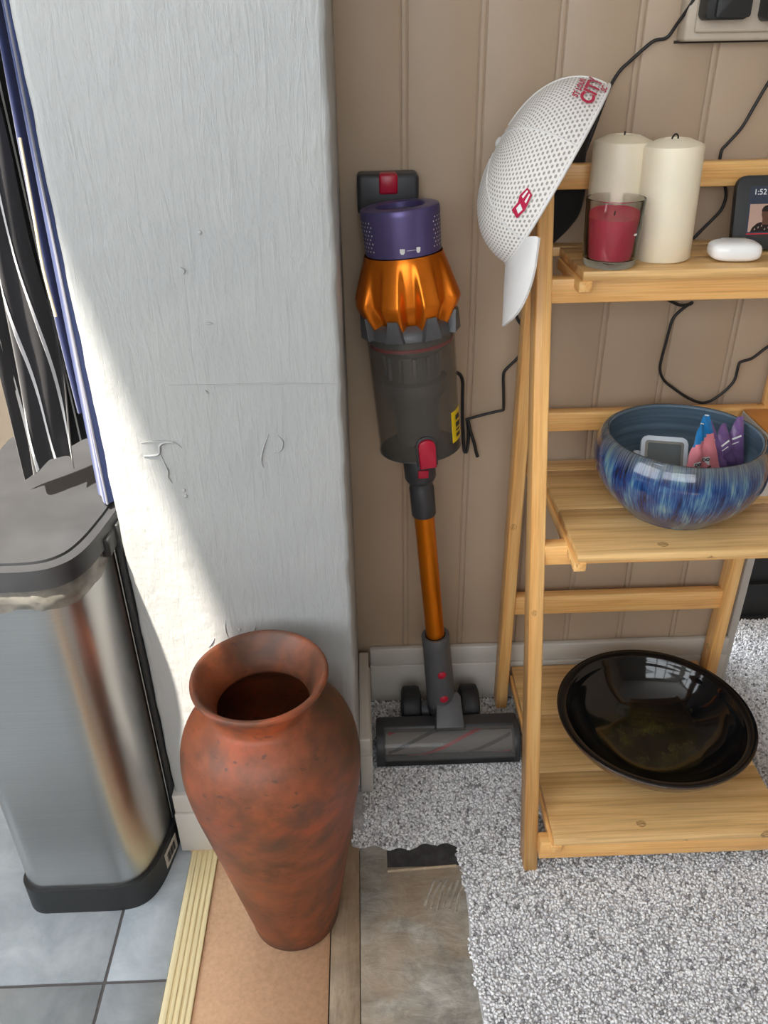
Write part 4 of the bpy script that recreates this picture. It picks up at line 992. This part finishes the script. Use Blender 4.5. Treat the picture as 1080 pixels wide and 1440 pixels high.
# ================================================================== MIDDLE SHELF: BLUE BOWL
ZM = 0.4933
BX, BY = 0.3660, -0.1670
bb = thing('blue_bowl', (BX, BY, ZM), 'glazed blue streaked pottery bowl on the middle shelf', 'bowl')
bmx = Matrix.Translation((BX, BY, ZM))
def sm(t, n=4): return [(max(p.x, 0), p.z) for p in smooth_path([(r, 0, z) for r, z in t], n)]
outp = sm([(0.0, 0.004), (0.058, 0.0035), (0.066, 0.0), (0.0705, 0.004), (0.080, 0.013), (0.096, 0.030), (0.1085, 0.050), (0.1145, 0.071), (0.1135, 0.089), (0.1085, 0.1035), (0.1035, 0.110), (0.1000, 0.1105)])
inp = sm([(0.1000, 0.1105), (0.0975, 0.107), (0.1015, 0.094), (0.1055, 0.078), (0.1045, 0.062), (0.096, 0.038), (0.080, 0.020), (0.06, 0.012), (0.0, 0.010)])
lathe('outer_glaze', outp, 'blue_glaze', bb, bmx, 96, lambda r, z, a: r*(1+0.006*math.sin(3*a)+0.004*math.sin(7*a+2)), 60)
lathe('inside', inp, 'inner_glaze', bb, bmx, 96, lambda r, z, a: r*(1+0.006*math.sin(3*a)+0.004*math.sin(7*a+2))+0.0006*math.sin(z*500), 60)
# device resting in the bowl
dv = thing('handheld_meter', (BX-0.03, BY-0.03, ZM+0.02), 'pale plastic handheld meter with a grey screen lying inside the blue bowl', 'meter')
mz = Matrix.Translation((0.3460, -0.1600, 0.5490)) @ Matrix.Rotation(math.radians(-14), 4, 'Z') @ Matrix.Rotation(math.radians(52), 4, 'X')
extrude_poly('body', rounded_rect(-0.031, 0.031, -0.045, 0.043, 0.008, 6), -0.008, 0.006, 'device_white', dv, mz, 0.002)
extrude_poly('screen', rounded_rect(-0.022, 0.022, -0.006, 0.033, 0.002, 3), 0.006, 0.0066, 'screen_grey', dv, mz)
extrude_poly('screen_frame', rounded_rect(-0.0255, 0.0255, -0.010, 0.0365, 0.004, 4), 0.0055, 0.0062, 'steel_small', dv, mz)
box('side_tab', (-0.040, 0.004, -0.006), (-0.030, 0.022, 0.003), 'device_white', dv, 0.002, 2, mz)
# sachets standing in the bowl
def sachet(px, pz0, h, w, yaw, lean, main, top, label, marks, y0):
    t = thing('sachet', (px, y0, pz0), label, 'sachet', 'foil sachets in the blue bowl')
    m_ = Matrix.Translation((px, y0, pz0)) @ Matrix.Rotation(yaw, 4, 'Z') @ Matrix.Rotation(lean, 4, 'Y')
    def prof_w(v): return w*(1-0.80*max(0, v-0.12)/0.88) if v > 0.12 else w
    def fr(sgn):
        def fn(u, v):
            s = 2*u-1; b = 0.0085*(1-s*s)*math.sin(math.pi*min(1, 0.12+0.88*v))**0.8*(1-v*0.5)
            return (s*prof_w(v)/2, sgn*b + 0.0012*math.sin(v*20+s*3), h*v)
        return fn
    for sgn in (-1, 1):
        o = grid_surface('foil_front' if sgn < 0 else 'foil_back', fr(sgn), 10, 22, [main, top], t, 0.0004, m_)
        for p in o.data.polygons:
            c = p.center; p.material_index = 1 if c.z > h*0.70 + c.x*0.5 else 0
    if marks:
        def onf(cx, cz, dx, dz): return (cx+dx, -0.0085*(1-(2*(cx+dx)/w)**2)*0.75-0.0014, cz+dz)
        bm = bmesh.new(); f = [bm.verts.new(onf(-0.001, h*0.33, a_, b_)) for a_, b_ in ((-0.0055, -0.0065), (0.0055, -0.0055), (0.0055, 0.0065), (-0.0055, 0.0055))]; bm.faces.new(f)
        pt = from_bm('print_panel', bm, 'print_white', t, m_)
        for cx in (-0.0028, 0.0022):
            tube('print_ring', [m_ @ (Vector(onf(cx, h*0.36, 0.0018*math.cos(q), 0.0018*math.sin(q)))+Vector((0, -0.0006, 0))) for q in np.linspace(0, 6.28, 13)], 0.0006, 'ink', pt, 5, 1, raw=True)
        tube('print_stroke', [m_ @ (Vector(onf(-0.005, h*0.20, 0, 0))+Vector((0, -0.0006, 0))), m_ @ (Vector(onf(0.007, h*0.25, 0, 0))+Vector((0, -0.0006, 0)))], 0.0009, 'ink', t, 5, 2)
        tube('top_edge', [m_ @ Vector((-0.002, 0, h)), m_ @ Vector((0.003, 0, h*0.985))], 0.0009, 'print_white', t, 5, 2)
    else:
        tube('print_stroke', [m_ @ Vector((-w*0.16, -0.0078, h*0.58)), m_ @ Vector((w*0.14, -0.0070, h*0.66))], 0.0013, 'print_white', t, 5, 2)
        tube('print_stroke', [m_ @ Vector((-w*0.14, -0.0082, h*0.48)), m_ @ Vector((w*0.10, -0.0078, h*0.54))], 0.0006, 'print_white', t, 5, 2)
    return t
sachet(0.3745, 0.540, 0.088, 0.032, 0.35, 0.02, 'sachet_pink', 'sachet_blue', 'pink foil sachet with a blue top, left of the pair in the bowl', True, -0.1900)
sachet(0.3975, 0.540, 0.096, 0.042, -0.1, -0.14, 'sachet_pink', 'sachet_blue', 'taller pink and blue foil sachet, right of the pair in the bowl', True, -0.1800)
sachet(0.4165, 0.545, 0.076, 0.034, -0.25, -0.26, 'sachet_purple', 'sachet_purple', 'purple foil sachet slumped against the pink sachets in the blue bowl', False, -0.1650)
sachet(0.4300, 0.545, 0.070, 0.036, 0.1, -0.18, 'sachet_purple', 'sachet_purple', 'purple foil sachet in the middle of the three purple ones', False, -0.1600)
sachet(0.4430, 0.545, 0.074, 0.036, -0.2, 0.02, 'sachet_purple', 'sachet_purple', 'purple foil sachet nearest the right side of the blue bowl', False, -0.1500)
# box at the right end
cb = thing('card_box', (0.515, -0.10, ZM), 'white card box with an orange top beside the blue bowl', 'box')
box('carton', (0.4935, -0.150, ZM), (0.560, -0.056, 0.585), 'white_card', cb, 0.001)
box('carton_top', (0.4940, -0.1495, 0.585), (0.5595, -0.0565, 0.5875), 'orange_card', cb, 0.0008)

# ================================================================== BOTTOM SHELF: BLACK BOWL
ZB = 0.0798
kb = thing('black_bowl', (0.373, -0.230, ZB), 'wide shiny black pottery bowl on the bottom shelf', 'bowl')
km = Matrix.Translation((0.3730, -0.2300, ZB)) @ Matrix.Diagonal((1.03, 1.03, 1.03, 1))
o_ = sm([(0.0, 0.003), (0.054, 0.003), (0.058, 0.0), (0.062, 0.004), (0.082, 0.014), (0.108, 0.033), (0.128, 0.053), (0.139, 0.069), (0.1435, 0.0765), (0.1430, 0.0790)])
i_ = sm([(0.1430, 0.0790), (0.1395, 0.0800), (0.1315, 0.0775), (0.1270, 0.0725), (0.1205, 0.0615), (0.105, 0.042), (0.082, 0.024), (0.058, 0.014), (0.03, 0.0105), (0.0, 0.010)])
lathe('outside', o_, 'bowl_out', kb, km, 96, None, 60)
lathe('inside_glaze', i_, 'black_glaze', kb, km, 96, lambda r, z, a: r+0.00035*math.sin(z*620), 60)
lathe('rim_line', [(0.1426, 0.0782), (0.1437, 0.0775), (0.1440, 0.0785), (0.1430, 0.0795)], 'bowl_out', kb, km, 96, None, 60)

# ================================================================== SOCKET, PLUGS AND CABLES
so = thing('wall_socket', (0.42, 0.0, 1.10), 'painted double wall socket box at the top right of the panelling', 'socket')
box('back_box', (0.3345, -0.030, 1.0560), (0.52, 0.0, 1.19), 'socket', so, 0.004)
box('face_plate', (0.3440, -0.037, 1.0650), (0.51, -0.0295, 1.18), 'socket', so, 0.0025)
box('dark_line', (0.3325, -0.004, 1.0540), (0.522, 0.0, 1.057), 'dark_brown', so)  # thin dark strip along the bottom edge of the box
def plug(x0, x1, z0, z1, label):
    t = thing('plug', ((x0+x1)/2, -0.037, (z0+z1)/2), label, 'plug')
    extrude_poly('body', rounded_rect(x0, x1, z0, z1, 0.006, 5), 0.037, 0.062, 'black_plastic', t, Matrix(((1, 0, 0, 0), (0, 0, -1, 0), (0, 1, 0, 0), (0, 0, 0, 1))), 0.002)
    extrude_poly('cap', rounded_rect(x0+0.010, x1, z0+0.002, z1-0.002, 0.003, 4), 0.061, 0.068, 'black_plastic', t, Matrix(((1, 0, 0, 0), (0, 0, -1, 0), (0, 1, 0, 0), (0, 0, 0, 1))), 0.001)
plug(0.3440, 0.3940, 1.0775, 1.125, 'black plug at the left of the wall socket')
plug(0.4150, 0.4650, 1.0755, 1.125, 'black plug at the right of the wall socket, cut by the frame')
def cable(pts, label, r=0.0021, y=-0.008, name='power_cable'):
    return tag(tube(name, [(p[0], p[2] if len(p) > 2 else y, p[1]) for p in pts], r, 'cable', None, 8, 8), label, 'cable', None)
cable([(0.349, 1.13, -0.012), (0.3400, 1.102, -0.030), (0.3285, 1.0735, -0.013), (0.3205, 1.0605), (0.3060, 1.0575), (0.2940, 1.0490), (0.2790, 1.0360), (0.2680, 1.0260), (0.2585, 1.0080, -0.0045), (0.2510, 0.9830, -0.0028), (0.2400, 0.9460, -0.0027), (0.2250, 0.90, -0.0027), (0.205, 0.84, -0.0027), (0.168, 0.745, -0.0027), (0.1600, 0.7210, -0.004), (0.1690, 0.7040), (0.1770, 0.6850), (0.1775, 0.6740), (0.1640, 0.6560), (0.1490, 0.6400), (0.1462, 0.6300), (0.1480, 0.6050), (0.1495, 0.5790), (0.1480, 0.5755), (0.1410, 0.5740), (0.1200, 0.5690), (0.0990, 0.5635), (0.0925, 0.5610)],
      'black cable running from the wall socket behind the white cap to the vacuum')
cable([(0.0760, 0.6380), (0.0825, 0.6330), (0.0862, 0.6220), (0.0868, 0.6000), (0.0880, 0.5600), (0.0905, 0.5250), (0.0925, 0.5090), (0.0945, 0.5070), (0.0965, 0.5100), (0.0980, 0.5350), (0.0960, 0.5600), (0.1000, 0.5450, -0.012), (0.1070, 0.5230, -0.012), (0.1105, 0.5080, -0.012), (0.1130, 0.5000, -0.012)],
      'black charger cable end dangling in a small loop right of the vacuum', 0.0026)
cable([(0.470, 1.035), (0.4553, 1.0060), (0.4450, 0.9830), (0.4340, 0.9590), (0.4190, 0.9400), (0.4130, 0.9310), (0.4150, 0.9100), (0.4260, 0.8890), (0.4300, 0.8740), (0.4270, 0.8590), (0.4180, 0.8470), (0.4000, 0.8265), (0.3920, 0.815), (0.388, 0.79)],
      'black cable dropping behind the top rail beside the smart display')
cable([(0.3650, 0.7430), (0.3850, 0.7330), (0.3955, 0.7295), (0.4075, 0.7310), (0.4090, 0.7330), (0.3960, 0.7230), (0.3870, 0.7120), (0.3835, 0.6960), (0.3815, 0.6730), (0.3790, 0.6500), (0.3795, 0.6330), (0.3880, 0.6170), (0.4030, 0.6050), (0.4250, 0.5900), (0.4480, 0.5795), (0.4620, 0.5800), (0.4750, 0.5885), (0.4880, 0.6020), (0.4955, 0.6160), (0.4965, 0.6380), (0.5000, 0.6430), (0.5150, 0.6480), (0.5330, 0.6640), (0.55, 0.675)],
      'black cable hanging in a loop on the wall above the blue bowl')
bpy.context.view_layer.update()
